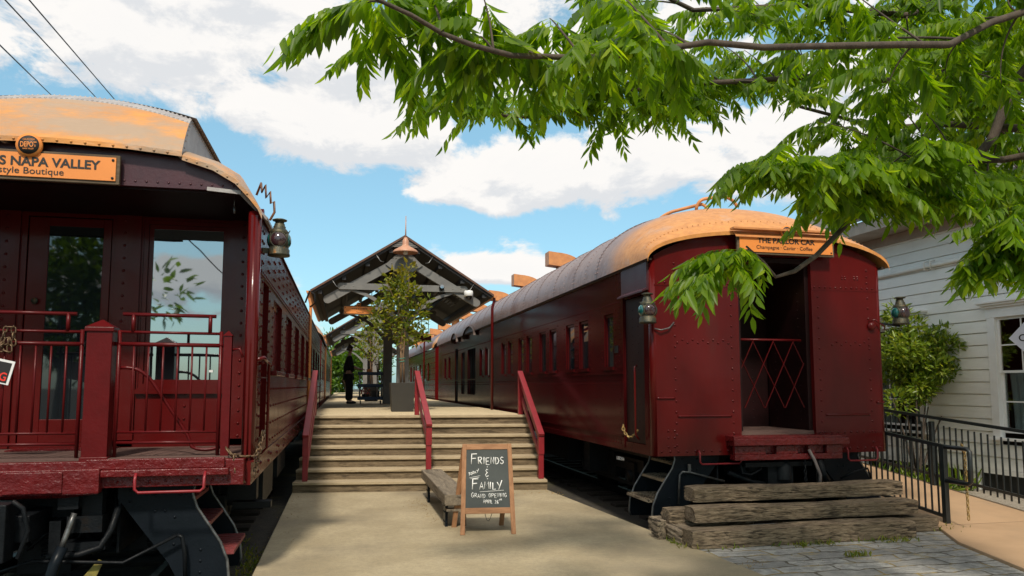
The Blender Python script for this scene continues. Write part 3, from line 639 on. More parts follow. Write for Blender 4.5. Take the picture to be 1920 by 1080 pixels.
m = MB().tube([(-2.0, 7.42, 1.95)] + bez((-1.92, 7.42, 1.95), (-1.78, 7.42, 1.95), (-1.68, 7.44, 1.78), 6) + bez((-1.58, 7.46, 1.62), (-1.43, 7.5, 1.38), (-1.40, 7.5, 1.33), 5) + bez((-1.36, 7.5, 1.22), (-1.25, 7.5, 1.16), (-1.07, 7.5, 1.23), 6), .016, 8); m.build('brake_hose', RAIL2, L)
# roof overhang: soffit, letterboard
def zlow(dx):
    dx = abs(dx); P = [(0, 3.985), (.6, 3.97), (1.08, 3.93), (1.35, 3.85), (1.55, 3.735), (1.68, 3.60), (1.76, 3.50), (1.80, 3.41)]
    for (a, za), (b, zb) in zip(P, P[1:]):
        if dx <= b: return za + (zb - za) * (dx - a) / (b - a)
    return P[-1][1]
xs = [xc + q for q in np.linspace(-1.63, 1.63, 27)]
MB().prism([(xc - 1.63, 7.34, 3.62)] + [(xc + 1.63, 7.34, 3.62)] + [(x, 7.34, max(3.621, zlow(x - xc) - .03)) for x in reversed(xs)], (0, .05, 0)).rivets([(x, 7.34, 3.665) for x in np.arange(-2.0, -.97, .095)], (0, -1, 0), .013).build('letterboard', PLUM, L)
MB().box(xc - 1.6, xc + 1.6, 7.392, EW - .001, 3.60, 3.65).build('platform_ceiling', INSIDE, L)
m = MB(); m.bar((-1.28, 7.325, 3.625), (-.98, 7.325, 3.605), .02, .035); m.bar((-.98, 7.325, 3.605), (-.76, 7.5, 3.40), .03, .03); m.bar((-.76, 7.5, 3.40), (-.755, 8.2, 3.40), .03, .03); m.build('drip_edge', GREY, L)
m = MB().tube([(-1.06, 7.5, 3.62), (-1.06, 7.5, 3.50)], .004, 4); m.tube([(-1.06, 7.5, 3.50), (-1.055, 7.5, 3.44)], .012, 6); m.build('bell_cord', STEEL, L)
# lower roof decks
for s in (-1, 1):
    us = [1.80, 1.76, 1.68, 1.62, 1.55, 1.45, 1.35, 1.22, 1.08]
    m = MB()
    def fn(u, v, s=s):
        k_ = max(0, (7.55 - v) / .30)
        return (xc + s * u, v, zlow(u) - .02 + (.16 * (1 - math.exp(-(v - 7.25) * 5)) if v > 7.25 else 0) * min(1, max(.15, (1.80 - u) * 4)))
    m.grid(fn, us if s > 0 else us[::-1], [7.25, 7.29, 7.35, 7.42, 7.55, 7.8, 8.3, 9, 10.5, 13, 18, YE + .1]); m.grid(lambda u, v: (xc + s * u, 7.25, zlow(u) - .02 - v), us, [.045, 0])
    m.rivets([(xc + s * u, 7.248, zlow(u) - .04) for u in np.arange(1.12, 1.7, .09)], (0, -1, .2), .012)
    m.build('lower_roof', GOLDR if 'GOLDR' in globals() else GOLD, L)
    # clerestory wall: follows the hood's edge curve
    hood = [(7.27 + .40 * t, 3.94 + .45 * (1 - (1 - t) ** 1.7)) for t in [i / 8 for i in range(9)]]
    x = xc + s * 1.075
    m = MB().prism([(x, YE, 3.90), (x, 7.27, 3.90)] + [(x, a, b) for a, b in hood] + [(x, YE, 4.39)], (-s * .03, 0, 0))
    m.rivets([(x + s * .001, a + .03, b - .02) for a, b in hood[1:]], (s, 0, 0), .012); m.rivets([(x, yy, 4.36) for yy in np.arange(7.75, 14, .08)], (s, 0, 0), .012)
    m.build('clerestory_wall', CLERE if 'CLERE' in globals() else GREY, L)
# bull-nose hood between letterboard and upper deck
def hoodpt(u, t):
    q = (u / 1.08) ** 2; y0, z0 = 7.24, zlow(u) + .01; y1 = 8.0 - .33 * q; z1 = 4.65 - .26 * q
    return (xc + u, y0 + (y1 - y0) * t, z0 + (z1 - z0) * (1 - (1 - t) ** 1.7))
US = list(np.linspace(-1.08, 1.08, 29))
m = MB().grid(lambda u, v: (xc + u, 7.24, zlow(u) + .01 - v), US, [.045, 0]); m.grid(hoodpt, US, [i / 14 * .62 for i in range(15)])
m.rivets([(xc + u, 7.236, zlow(u) - .012) for u in np.arange(-1.0, 1.05, .115)], (0, -1, 0), .013); m.build('roof_hood', GOLD, L)
m = MB().grid(hoodpt, US, [.62 + .38 * i / 7 for i in range(8)])
for t in (.64, .93): m.rivets([hoodpt(u, t) for u in np.arange(-1.06, 1.07, .045)], (0, -.7, .7), .014)
m.build('hood_band', GREY, L)
m = MB().grid(lambda u, v: (xc + u * 1.04, v - .36 * (u / 1.08) ** 2 if v < 9 else v, 4.655 - .26 * (u / 1.08) ** 2), US, [7.98, 8.4, 10, 14, 20, YE + .1])
m.rivets([(xc + 1.10, yy, 4.40) for yy in np.arange(7.7, 13, .09)], (1, 0, .3), .014); m.build('upper_roof', GREY, L)
MB().box(xc - 1.7, xc + 1.7, EW + .1, YE - .1, 3.40, 3.44).build('interior_ceiling', INSIDE, L)
m = MB().tube([(-.95, 8.3, 3.83), (-.90, 8.25, 3.95), (-.885, 8.2, 3.84), (-.85, 8.2, 3.92), (-.84, 8.2, 3.78), (-.80, 8.2, 3.85), (-.79, 8.2, 3.72), (-.76, 8.22, 3.75), (-.755, 8.25, 3.64), (-.80, 8.25, 3.55)], .013, 6); m.build('bent_roof_pipe', M('brown copper pipe', (.22, .10, .05), (.13, .06, .035), sc=12, rough=.5), L)
m = MB().tube([(-.80, 16, 3.5), (-.72, 16, 3.75), (-.62, 16, 3.68), (-.60, 16, 3.5), (-.70, 16.05, 3.42)], .02, 6); m.build('bent_roof_pipe', BLACK, L)
m = MB().lathe((-1.62, 8.0, 4.37), [(.03, 0), (.035, .05), (.02, .07), (0, .075)], 10); m.build('roof_stud', SHEET, L)
# side grab rails by the door
m = MB().tube([(-.80, 7.62, 2.0), (-.73, 7.64, 2.02), (-.73, 7.95, 2.01), (-.74, 8.0, 1.96), (-.74, 8.0, 1.16), (-.80, 8.0, 1.1)], .014, 8); m.tube([(-.80, 7.40, 2.03), (-.74, 7.45, 2.05), (-.73, 7.62, 2.02)], .02, 6); m.build('side_handrail', RED, L)
m = MB(); chain(m, [(-1.02, 7.26, 1.22), (-.97, 7.24, 1.16), (-.86, 7.3, 1.14)] + [(-.78 + .01 * i, 7.36 + .09 * i, 1.14 + .05 * i) for i in range(5)], .016, .05); chain(m, [(-.95, 7.22, 1.16), (-.93, 7.22, 1.0), (-.86, 7.26, .92)], .016, .05); chain(m, [(-.75, 7.6, 1.35), (-.77, 7.5, 1.1), (-.79, 7.4, .95)], .012, .045); m.build('gate_chain', M('rusty chain iron', (.10, .06, .04), (.19, .12, .06), sc=40, rough=.5, metal=.5), L)
# underframe, coupler, steps
u = MB().box(xc - .25, xc + .25, 7.5, YE - .5, .62, .95); u.box(xc - .9, xc - .7, 8, YE - 1, .7, 1.0).box(xc + .7, xc + .9, 8, YE - 1, .7, 1.0)
u.box(-2.36, -2.20, 7.2, 7.36, .73, .86).box(-2.30, -2.02, 7.25, 7.45, .52, .66).box(-2.2, -2.04, 7.3, 7.42, .66, .87); u.box(-2.45, -2.36, 7.3, 7.5, .3, .62).box(-2.36, -2.0, 7.3, 7.5, .36, .43)
u.tube([(-2.45, 7.28, .32), (-2.2, 7.28, .33), (-2.04, 7.30, .38), (-1.97, 7.34, .52), (-1.93, 7.4, .72)], .03, 8)
u.tube([(-3.0, 7.3, .15), (-2.55, 7.25, .30), (-1.85, 7.3, .24), (-1.42, 7.32, .455)], .016, 6); u.tube([(-1.42, 7.32, .455), (-1.38, 7.32, .44), (-1.355, 7.33, .3), (-1.34, 7.34, .02)], .019, 6)
for q in range(5): u.tube([(-3.1 + q * .17, 7.6 + q * .06, .3), (-2.7 + q * .1, 7.7, .62 - q * .04)], .014, 5)
u.lathe((-2.1, 10.6, .62), [(0, -.02), (.3, 0), (.33, .1), (.33, 1.4), (.3, 1.5), (0, 1.52)], 18, (0, 1, 0)); u.box(xr - .95, xr - .12, 9.6, 10.9, .36, .86).box(xr - .9, xr - .15, 12.0, 13.6, .4, .86)
u.box(-1.2, -.9, 8.7, 8.9, .55, .95).box(-1.15, -.75, 8.75, 8.9, .45, .52)
for x0_, x1_, y0_, y1_, z0_, z1_ in ((-3.9, -3.4, 7.5, 8.3, .45, .9), (-3.3, -3.05, 7.7, 8.0, .1, .7), (-2.9, -2.45, 7.9, 8.5, .05, .45), (-2.05, -1.75, 8.3, 9.0, .15, .6), (-4.1, -1.2, 8.55, 8.7, .3, .62)): u.box(x0_, x1_, y0_, y1_, z0_, z1_)
for q in range(4): u.tube([(-2.9 + q * .28, 7.75, .88), (-2.88 + q * .28, 7.72, .55), (-2.75 + q * .25, 7.8, .3)], .02, 6)
for cx_ in (-2.62, -1.72): u.tube([(cx_ + .055 * math.cos(a), 7.85 + .055 * math.sin(a), .2 + a * .0075) for a in np.linspace(0, 50, 70)], .016, 5)
u.lathe((-3.6, 7.6, .32), [(0, 0), (.16, 0), (.18, .03), (.18, .5), (.14, .55), (0, .55)], 16, (0, 1, 0))
u.build('underframe', BLACK, L)
c = MB().box(-2.95, -2.62, 6.85, 7.25, .42, .80).box(-2.75, -2.60, 6.80, 7.0, .38, .84).box(-3.2, -2.95, 6.9, 7.1, .45, .78).box(-2.66, -2.5, 7.0, 7.6, .5, .72); c.tube([(-2.58, 6.86, .86), (-2.5, 6.86, .80), (-2.46, 6.87, .62), (-2.52, 6.86, .40)], .022, 6); c.build('coupler', BLACK, L, bevel=.02)
m = MB().tube([(-2.22, 7.18, .70), (-2.24, 7.16, .62), (-2.27, 7.14, .5), (-2.29, 7.12, .42)], .024, 8); m.build('air_hose_fitting', STEEL, L)
m = MB().tube([(-2.28, 7.12, .43), (-2.32, 7.08, .3), (-2.36, 7.05, .1), (-2.36, 7.1, -.1)], .045, 10); m.build('air_hose', BLACKB, L)
MB().prism([(-2.2, 7.35, .1), (-2.06, 7.33, .27), (-2.02, 7.33, .25), (-2.10, 7.35, .06)], (0, .02, 0)).build('yellow_tag', M('faded yellow plate', (.33, .27, .06), (.2, .16, .05), sc=20, rough=.7), L)
def stair_well(root, x_in, x_out, yf, yb, mt, treadm, s=1):
    """carriage entrance steps: two S-curved side sheets and hanging treads; x_out is the open side"""
    D = x_out - x_in
    prof = [(0, .92), (.62, .92), (.60, .80), (.64, .68), (.74, .52), (.84, .36), (.90, .20), (.92, .02), (.90, -.05), (.55, -.06), (.42, .2), (.2, .5), (0, .78)]
    for yy in (yf, yb):
        m = MB().prism([(x_in + D * a, yy, b) for a, b in prof], (0, .03, 0))
        m.rivets([(x_in + D * a, yy, b) for a, b in ((.1, .85), (.1, .75), (.3, .66), (.38, .66), (.46, .6), (.46, .36), (.68, .3), (.68, .2), (.68, .1), (.5, .8), (.3, .8))], (0, -1, 0), .016); m.build('step_side_sheet', mt, root)
        MB().tube([(x_in + D * a, yy, b) for a, b in prof[1:9]], .014, 6).build('sheet_edging', STEEL, root)
    for a0, a1, z in ((.42, .74, .50), (.55, .95, .24), (.3, .6, .72)):
        m = MB().box(min(x_in + D * a0, x_in + D * a1), max(x_in + D * a0, x_in + D * a1), yf + .031, yb - .001, z, z + .03)
        for q in range(9): yy = yf + .06 + (yb - yf - .1) * q / 8; m.box(min(x_in + D * a0, x_in + D * a1), max(x_in + D * a0, x_in + D * a1), yy - .012, yy + .012, z + .03, z + .04)
        m.build('step_tread', treadm, root)
    MB().box(min(x_in, x_in + D * .02), max(x_in, x_in + D * .02), yf + .031, yb - .001, .3, .9).build('step_riser', BLACK, root)
TREADR = M('red step grating', (.20, .035, .035), (.13, .025, .025), sc=20, rough=.55, bump=.3)
stair_well(L, -1.95, -.90, 7.42, 8.28, BLACKB, TREADR)
bogie(L, xc, 11.0); bogie(L, xc, 23.5)
lamp((-.645, 7.62, 3.06), 'tarnished brass marker lamp on the corner of the open platform carriage', .84)
m = MB().bar((-.80, 7.60, 3.11), (-.74, 7.62, 3.11), .03, .05); m.build('lamp_bracket', BRASS, L)
name_sign(-4.3, -2.018, 7.255, 3.60, 3.87, 'orange board reading NAPA VALLEY over the open carriage platform',
          [('S NAPA VALLEY', -2.985, 3.728, .112, .81, .03), ('Lifestyle Boutique', -3.115, 3.655, .082, .645, .004)], (-2.755, 3.91, .105))
t = T('hanging_notice', 'black and white notice with red lettering hung by a chain from the end railing', 'notice', (-3.03, 7.37, 2.0))
rt_, up_ = Vector((.95, 0, -.22)).normalized(), Vector((.22, 0, .95)).normalized(); c0 = Vector((-2.855, 7.355, 1.79))
def plate(c, w0, w1, h0, h1, th, off): P = [c + rt_ * a + up_ * b + Vector((0, off, 0)) for a, b in ((w0, h0), (w1, h0), (w1, h1), (w0, h1))]; return MB().prism(P, (0, th, 0))
plate(c0, -.42, 0, 0, .21, .008, 0).build('notice_plate', WHITEP, t); plate(c0, -.40, -.02, .012, .19, .002, -.0025).build('notice_face', SIGNK, t)
text('lettering', 'PARKING', M('red notice lettering', (.75, .035, .02), rough=.6), t, c0 + rt_ * -.375 + up_ * .03 + Vector((0, -.003, 0)), rt_, up_, .345, .10, .02, .002)
m = MB(); chain(m, [(-2.93, 7.36, 2.12), (-2.90, 7.36, 2.30), (-2.84, 7.36, 2.30), (-2.83, 7.36, 2.14)], .014, .045); chain(m, [(-2.95, 7.36, 2.1), (-2.87, 7.36, 2.2), (-2.86, 7.36, 2.08), (-2.96, 7.37, 2.11)], .014, .045); m.build('hanging_chain', M('rusty chain iron', (.1, .06, .04)), t)

# ================================================================== RIGHT CARRIAGE (closed vestibule end, arched roof)
ql, qr, qc = 3.98, 7.52, 5.75; YF, YR = 9.25, 32.0
Q = T('railway_carriage', 'closed end maroon railway carriage with lattice gate doorway and arched gold hooded roof', 'railway carriage', (qc, YF, 0), 'old railway carriages along the platform')
wins = [(10.68, 11.08, 2.05, 2.88)]
for i in range(4):
    a = 11.87 + 1.92 * i; wins += [(a, a + .49, 2.05, 2.88), (a + .77, a + 1.28, 2.05, 2.88)]
big = [(20.6, 21.2, 2.05, 2.88), (21.5, 22.1, 2.05, 2.88), (22.8, 24.3, 1.5, 2.95), (24.9, 25.6, 1.5, 2.9), (26.4, 27.1, 1.19, 3.1), (28.2, 28.9, 2.05, 2.88), (29.4, 30.1, 2.05, 2.88)]
H = [(9.50, 10.22, .99, 3.03)] + wins + big
m = MB().wallx(ql, .09, 9.32, YR, .86, 3.46, H)
rv = [(ql, yy, zz) for yy in np.arange(10.3, 31.5, .11) for zz in (.95,)] + [(ql, yy, 3.02) for yy in np.arange(10.35, 31, .10)] + [(ql, yy, 1.88) for yy in np.arange(10.35, 31, .12)] + [(ql, yy, 1.82) for yy in np.arange(10.41, 31, .12)]
for h in wins: rv += [(ql, q, zz) for q in (h[0] - .1, h[1] + .1) for zz in np.arange(2.02, 2.95, .1)]
rv += [(ql, yy, zz) for yy in (10.40, 11.5, 12.95, 13.5, 15.2, 17.2, 19.1) for zz in np.arange(1.0, 1.8, .1)] + [(ql, 10.42, zz) for zz in np.arange(1.9, 3, .08)]
m.rivets(rv, (-1, 0, 0), .0125); m.box(ql - .02, ql, 10.25, YR, 1.955, 1.99); m.box(ql - .012, ql, 10.25, YR, 1.05, 1.065); m.box(ql - .012, ql, 10.24, 10.32, .9, 3.1)
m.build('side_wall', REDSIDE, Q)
for h in wins + [b for b in big if b[2] > 2]:
    w = MB(); f = .045
    w.box(ql + .02, ql + .07, h[0] + .001, h[0] + f, h[2], h[3]); w.box(ql + .02, ql + .07, h[1] - f, h[1] - .001, h[2], h[3]); w.box(ql + .02, ql + .07, h[0] + f, h[1] - f, h[3] - f, h[3] - .001); w.box(ql - .03, ql + .07, h[0] - .03, h[1] + .03, h[2] - .03, h[2] + .02)
    w = w.build('window', REDSIDE, Q); MB().box(ql + .045, ql + .052, h[0] + f, h[1] - f, h[2] + .02, h[3] - f).build('pane', GLASSD, w)
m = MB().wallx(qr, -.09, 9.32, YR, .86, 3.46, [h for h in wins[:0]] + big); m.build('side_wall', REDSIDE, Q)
for h in big[2:5]:
    m = MB()
    for q in range(6): yy = h[0] + (h[1] - h[0]) * q / 5; m.box(ql + .03, ql + .05, yy - .012, yy + .012, h[2], h[3])
    m.build('window_bars', BLACK, Q)
for h in (big[2], big[4]):   # small arched hoods over the big openings
    yc_ = (h[0] + h[1]) / 2; hw = (h[1] - h[0]) / 2 + .35
    m = MB().grid(lambda a, v: (ql + .15 - v, yc_ + hw * math.cos(a), 3.32 + .34 * math.sin(a)), list(np.linspace(0, math.pi, 13)), [0, .06, .28]); m.build('doorway_hood', SHEET, Q)
MB().box(ql + .1, qr - .1, 9.3, YR - .1, 1.0, 1.165).build('carriage_floor', FLOORW, Q)
MB().box(ql + .1, qr - .1, YR - .09, YR, .9, 3.46).build('rear_end_wall', REDSIDE, Q)
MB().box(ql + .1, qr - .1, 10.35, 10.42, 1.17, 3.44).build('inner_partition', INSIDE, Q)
MB().box(qr - .16, qr - .1, 10.5, YR - .2, 1.17, 1.18)
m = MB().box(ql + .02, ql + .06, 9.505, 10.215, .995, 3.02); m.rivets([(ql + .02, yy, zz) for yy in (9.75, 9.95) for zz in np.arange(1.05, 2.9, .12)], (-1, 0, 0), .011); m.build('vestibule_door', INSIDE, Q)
m = MB().box(ql - .035, ql - .001, 9.30, 10.24, 3.07, 3.45); m.prism([(ql - .035, 9.3, 3.07), (ql - .10, 9.3, 3.04), (ql - .10, 9.3, 3.06), (ql - .035, 9.3, 3.10)], (0, .94, 0)); m.rivets([(ql - .035, yy, 3.10) for yy in np.arange(9.36, 10.2, .07)], (-1, 0, 0), .011); m.build('door_header', PLUM, Q)
m = MB().tube([(ql - .06, 9.62, 2.06), (ql - .1, 9.6, 2.04), (ql - .1, 9.6, 1.95), (ql - .1, 9.6, 1.12), (ql - .05, 9.6, 1.06)], .014, 8); m.build('side_handrail', RED, Q)
m = MB(); chain(m, [(ql - .03, 10.25, 1.22)] + [(ql - .06, 10.25 - .62 * q / 6, 1.22 - .13 * math.sin(math.pi * q / 6) - .04 * q / 6) for q in range(1, 7)], .013, .045); m.build('step_chain', M('brass chain', (.4, .27, .1), rough=.4, metal=.6), Q)
MB().box(ql - .01, ql - .001, 10.47, 10.62, 2.27, 2.38).build('data_plate', BLACK, Q)
# end wall: two panels, header over the doorway
def zend(x): return 3.46 + .46 * max(0, 1 - (abs(x - qc) / 1.80) ** 2.2) ** .8
def strip(x0, x1, z0): 
    xs = list(np.linspace(x0, x1, 9)); return [(x0, YF, z0), (x1, YF, z0)] + [(x, YF, zend(x)) for x in reversed(xs)]
m = MB().prism(strip(ql + .05, 5.265, .86), (0, .07, 0)).prism(strip(6.40, qr - .05, .86), (0, .07, 0)).prism(strip(5.266, 6.399, 3.58), (0, .07, 0)).box(5.266, 6.399, YF + .003, YF + .07, .88, 1.10)
for x, s in ((ql + .055, 1), (qr - .055, -1)): m.tube([(x, YF + .06, .86), (x, YF + .06, 3.49)], .062, 12)
rv = []
for x in (4.32, 5.15, 6.50, 7.30): rv += [(x, YF, zz) for zz in np.arange(1.0, 3.1, .145)]
for a, b in ((4.1, 5.2), (6.45, 7.45)):
    rv += [(x, YF, 3.17) for x in np.arange(a, b, .085)] + [(x, YF, .92) for x in np.arange(a, b, .12)]
    n_ = [(x, YF, 2.36 + (.04 if i % 2 else 0)) for i, x in enumerate(np.arange(a + .25, b - .08, .075))]; rv += n_
    rv += [(x, YF, 1.14) for x in np.arange(a if a > 5 else 99, b, .10)]
rv += [(x, YF, zz) for x in (4.2, 4.29) for zz in (1.1, .98, 1.19)] + [(x, YF, zz) for x in (4.32, 7.3) for zz in np.arange(3.25, 3.5, .09)]
rv += [(4.62 + q * .05, YF, 3.33 - r_ * .03) for q in (0, 1, 4, 5, 9) for r_ in (0, 1)] + [(6.9 + q * .05, YF, 3.33 - r_ * .03) for q in (0, 1, 4, 5) for r_ in (0, 1)]
m.rivets(rv, (0, -1, 0), .019)
for a, b in ((ql + .05, 5.264), (6.401, qr - .05)): m.box(a, b, YF - .006, YF - .0005, 3.125, 3.14)
for a, b, zz in ((4.34, 5.12, 1.38), (6.56, 7.26, 1.38), (ql + .06, 4.3, 1.62), (7.38, qr - .02, 1.55)): m.tube([(a, YF, zz), (a + .03, YF - .006, zz), (b - .03, YF - .006, zz), (b, YF, zz)], .016, 6)
m.build('end_wall', RED, Q)
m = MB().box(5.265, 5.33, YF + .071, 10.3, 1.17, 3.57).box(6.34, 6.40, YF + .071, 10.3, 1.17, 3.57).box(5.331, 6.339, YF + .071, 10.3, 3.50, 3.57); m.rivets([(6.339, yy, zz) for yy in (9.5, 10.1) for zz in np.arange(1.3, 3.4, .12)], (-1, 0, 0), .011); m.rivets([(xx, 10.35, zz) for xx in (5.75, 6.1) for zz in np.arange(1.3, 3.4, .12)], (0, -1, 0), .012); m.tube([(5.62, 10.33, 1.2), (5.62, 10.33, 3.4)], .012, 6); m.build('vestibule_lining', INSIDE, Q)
MB().box(5.335, 5.345, 9.45, 10.1, 1.6, 3.1).build('painted_banner', POSTER, Q)
MB().lathe((5.88, 9.9, 3.12), [(0, -.03), (.025, -.02), (.03, 0), (.02, .03), (.012, .05)], 10).build('bulb', BULB, Q)
# lattice gate
m = MB().tube([(5.28, 9.36, 2.42), (6.28, 9.36, 2.42)], .017, 8)
for i in range(-1, 4):
    for s in (1, -1):
        x = 5.53 + .31 * i; a = Vector((x, 9.35 + .012 * s, 2.41)); 
        pts = []
        for q in range(13):
            xx = x + s * .155 * q / 4; zz = 2.41 - q * .0775
            if 5.28 <= xx <= 6.34: pts.append((xx, 9.355 + .012 * s, zz))
        if len(pts) > 1: m.bar(pts[0], pts[-1], .006, .02, up=(0, 1, 0))
for x in (5.22, 6.46): pass
m.build('lattice_gate', RAIL2, Q)
# buffer beam
b = MB().box(5.02, 6.70, 9.02, YF - .001, 1.05, 1.12).box(5.0, 6.72, 8.98, 9.019, 1.0, 1.085).box(5.05, 6.66, 9.06, YF - .001, .985, 1.049)
xs_ = [5.05, 5.33, 5.50, 5.48, 5.80, 5.98, 6.18, 6.33, 6.66]
for a, c in ((5.05, 5.50), (5.66, 5.98), (6.14, 6.24), (6.42, 6.66)): b.box(a, c, 9.06, 9.12, .875, .984)
b.box(5.05, 6.66, 9.06, 9.2, .80, .874).box(5.5, 6.42, 9.13, YF - .001, .875, .984); b.rivets([(x, 9.06, .93) for x in np.arange(5.1, 5.45, .08)], (0, -1, 0), .012); b.build('buffer_beam', REDR, Q, bevel=.012)
for x0, x1, z in ((4.62, 5.22, .93), (6.85, 7.32, .93)):
    MB().tube([(x0, YF - .02, z), (x0, YF - .05, z - .04), (x0, YF - .05, z - .15), (x0 + .03, YF - .05, z - .18), (x1 - .03, YF - .05, z - .18), (x1, YF - .05, z - .15), (x1, YF - .05, z - .04), (x1, YF - .02, z)], .012, 8).build('grab_iron', RAIL, Q)
m = MB().tube([(7.30, YF - .02, 2.70), (7.37, YF - .05, 2.72), (7.52, YF - .06, 2.62), (7.56, YF, 2.58)], .011, 6); m.lathe((7.335, YF - .03, 2.63), [(0, .02), (.055, .015), (.06, 0), (.05, -.03)], 12, (-.3, -1, 0)); m.build('marker_reflector', RED, Q)
m = MB().tube([(4.02, YF - .02, 2.54), (4.10, YF - .05, 2.52), (4.22, YF - .04, 2.55), (4.31, YF, 2.63)], .011, 6); m.build('lamp_bracket', STEEL, Q)
# roof
def arch(u, b, ze=3.47, W_=1.85): return (qc + W_ * math.sin(u) * 1.0, ze + b * max(0, math.cos(u)) ** .92)
VY = [(9.14, .44), (9.2, .50), (9.35, .62), (9.6, .78), (9.9, .92), (10.25, 1.02), (10.7, 1.09), (11.3, 1.12), (14, 1.12), (20, 1.12), (YR + .05, 1.12)]
UA = list(np.linspace(-math.pi / 2, math.pi / 2, 33))
bb = dict(VY)
SEAM = M('dark roof seam', (.055, .035, .032), (.09, .055, .05), sc=8, rough=.5)
m = MB().grid(lambda u, v: (arch(u, bb[v])[0], v, arch(u, bb[v])[1]), UA, [v for v, _ in VY])
m.grid(lambda u, v: (arch(u, .44)[0], 9.14, arch(u, .44)[1] - v), UA, [.05, 0])
for yy in [11.2 + 1.25 * i for i in range(17)]:
    sm = MB().grid(lambda u, v: (arch(u, 1.133)[0], yy + v, arch(u, 1.142)[1] - (.026 if abs(v) > .015 else 0)), UA, [-.026, -.010, .010, .026]); sm.build('roof_seam', SEAM, Q)
    if yy < 24: m.rivets([(arch(u, 1.12)[0], yy + q, arch(u, 1.12)[1]) for q in (-.05, .05) for u in np.arange(-1.5, -.2, .055)], (-.6, 0, .8), .015)
for yy in [11.8 + 1.25 * i for i in range(8)]: m.rivets([(arch(u, 1.12)[0], yy, arch(u, 1.12)[1]) for u in np.arange(-1.5, -.2, .06)], (-.6, 0, .8), .014)
m.rivets([(arch(u, .60)[0], 9.33, arch(u, .62)[1]) for u in np.arange(-1.35, 1.35, .055)], (0, -.8, .5), .009)
m.build('roof', ROOFR, Q)
m = MB().box(ql - .05, ql - .001, 9.2, YR, 3.455, 3.485).box(qr + .001, qr + .05, 9.2, YR, 3.455, 3.485); m.build('eave_strip', SHEET, Q)
m = MB().box(5.1, 6.75, 9.02, 9.13, 3.90, 3.925).prism([(5.15, 9.13, 3.88), (6.7, 9.13, 3.88), (6.7, 9.06, 3.80), (5.15, 9.06, 3.80)], (0, 0, .012)); m.build('end_ledge', COPPER, Q)
m = MB().tube(bez((4.78, 10.9, 4.30), (4.80, 10.8, 4.44), (5.0, 10.7, 4.51), 6) + [(5.35, 10.6, 4.60)] + bez((5.4, 10.5, 4.6), (5.45, 10.4, 4.55), (5.5, 10.4, 4.4), 4), .026, 8); m.tube(bez((5.3, 10.5, 4.5), (5.3, 10.45, 4.66), (5.45, 10.45, 4.68), 6) + bez((5.7, 10.4, 4.72), (5.9, 10.4, 4.7), (5.95, 10.4, 4.55), 6), .026, 8); m.build('roof_grab_pipe', COPPER, Q)
def ventilator(root, y, x=4.55, z=4.55, mt=None):
    P = [(0, 0), (0, .31)] + [(.62 * math.sin(a) + .12, .31 - .02 - .24 * (1 - math.cos(a))) for a in np.linspace(.1, 1.35, 7)] + [(.74, .03), (.45, -.05)]
    m = MB().prism([(x + a, y - .17, z + b) for a, b in P], (0, .34, 0)); m.box(x + .25, x + .7, y - .12, y + .12, z - .3, z + .05); m.build('ventilator', COPPER, root)
for yy in (16.5, 20.1, 23.7, 27.4, 30.6): ventilator(Q, yy)
m = MB().lathe((4.75, 32.3, 4.1), [(.17, 0), (.17, .62), (.25, .62), (.25, .68), (.04, 1.0), (0, 1.02)], 14); m.build('roof_chimney', COPPER, Q)
# underframe
u = MB().box(qc - .3, qc + .3, 9.4, YR - .5, .62, .92); u.box(ql + .5, ql + .65, 9.6, YR - .5, .7, .95).box(qr - .65, qr - .5, 9.6, YR - .5, .7, .95)
u.lathe((5.55, 9.5, .62), [(0, -.0), (.15, .0), (.17, .03), (.17, .5), (0, .52)], 16, (0, 1, 0)); u.box(5.62, 6.0, 9.22, 9.6, .38, .74).lathe((5.86, 9.24, .72), [(0, .06), (.09, .05), (.11, 0), (.11, -.2)], 14).box(5.25, 6.25, 9.15, 9.24, .70, .76)
u.tube([(5.2, 9.2, .76), (5.22, 9.18, .62), (5.35, 9.18, .60), (5.5, 9.2, .66), (5.55, 9.25, .78)], .014, 6); u.tube([(5.1, 9.35, .62), (5.4, 9.3, .5), (5.6, 9.28, .45)], .035, 8); u.box(ql + .3, ql + 1.2, 14, 16, .35, .85).box(ql + .25, ql + .6, 12.6, 12.9, .3, .86)
u.tube([(6.75, 9.25, .50), (6.95, 9.2, .60), (7.15, 9.2, .64), (7.2, 9.2, .5)], .014, 6)
u.build('underframe', BLACK, Q)
m = MB().tube([(6.13, 9.04, .93), (6.18, 9.0, .80), (6.25, 8.98, .6), (6.25, 9.0, .4)], .022, 8); m.build('air_hose', M('grey rubber hose', (.16, .13, .12), (.11, .09, .085), sc=9, rough=.6), Q)
m = MB(); chain(m, [(6.10, 9.1, .80), (6.11, 9.1, .5)], .016, .05); m.tube([(6.32, 9.1, .78), (6.36, 9.08, .6), (6.42, 9.08, .5)], .05, 8); m.build('coupling_chain', BLACK, Q)
stair_well(Q, 5.0, 3.92, 9.40, 10.2, BLACKB, SLEEPERY); stair_well(Q, 6.5, 7.6, 9.40, 10.2, BLACKB, SLEEPERY)
m = MB().tube([(4.38, 9.37, .22), (4.40, 9.36, .60), (4.44, 9.36, .64), (4.55, 9.36, .63), (5.05, 9.36, .50)], .016, 6); m.box(4.52, 4.56, 9.35, 9.37, .62, .74); m.build('brake_pipe', STEEL, Q)
text('underframe_marking', 'LUBED 8-94', CHALK, Q, (3.985, 10.6, .70), (0, -1, 0), (0, 0, 1), .3, .07, .0, .004)
bogie(Q, qc, 12.6); bogie(Q, qc, 28.6)
lamp((3.88, 9.12, 2.60), 'verdigris marker lamp beside the dark vestibule door of the closed end carriage')
lamp((7.80, 9.20, 2.66), 'dark marker lamp standing out against the white clapboard house')
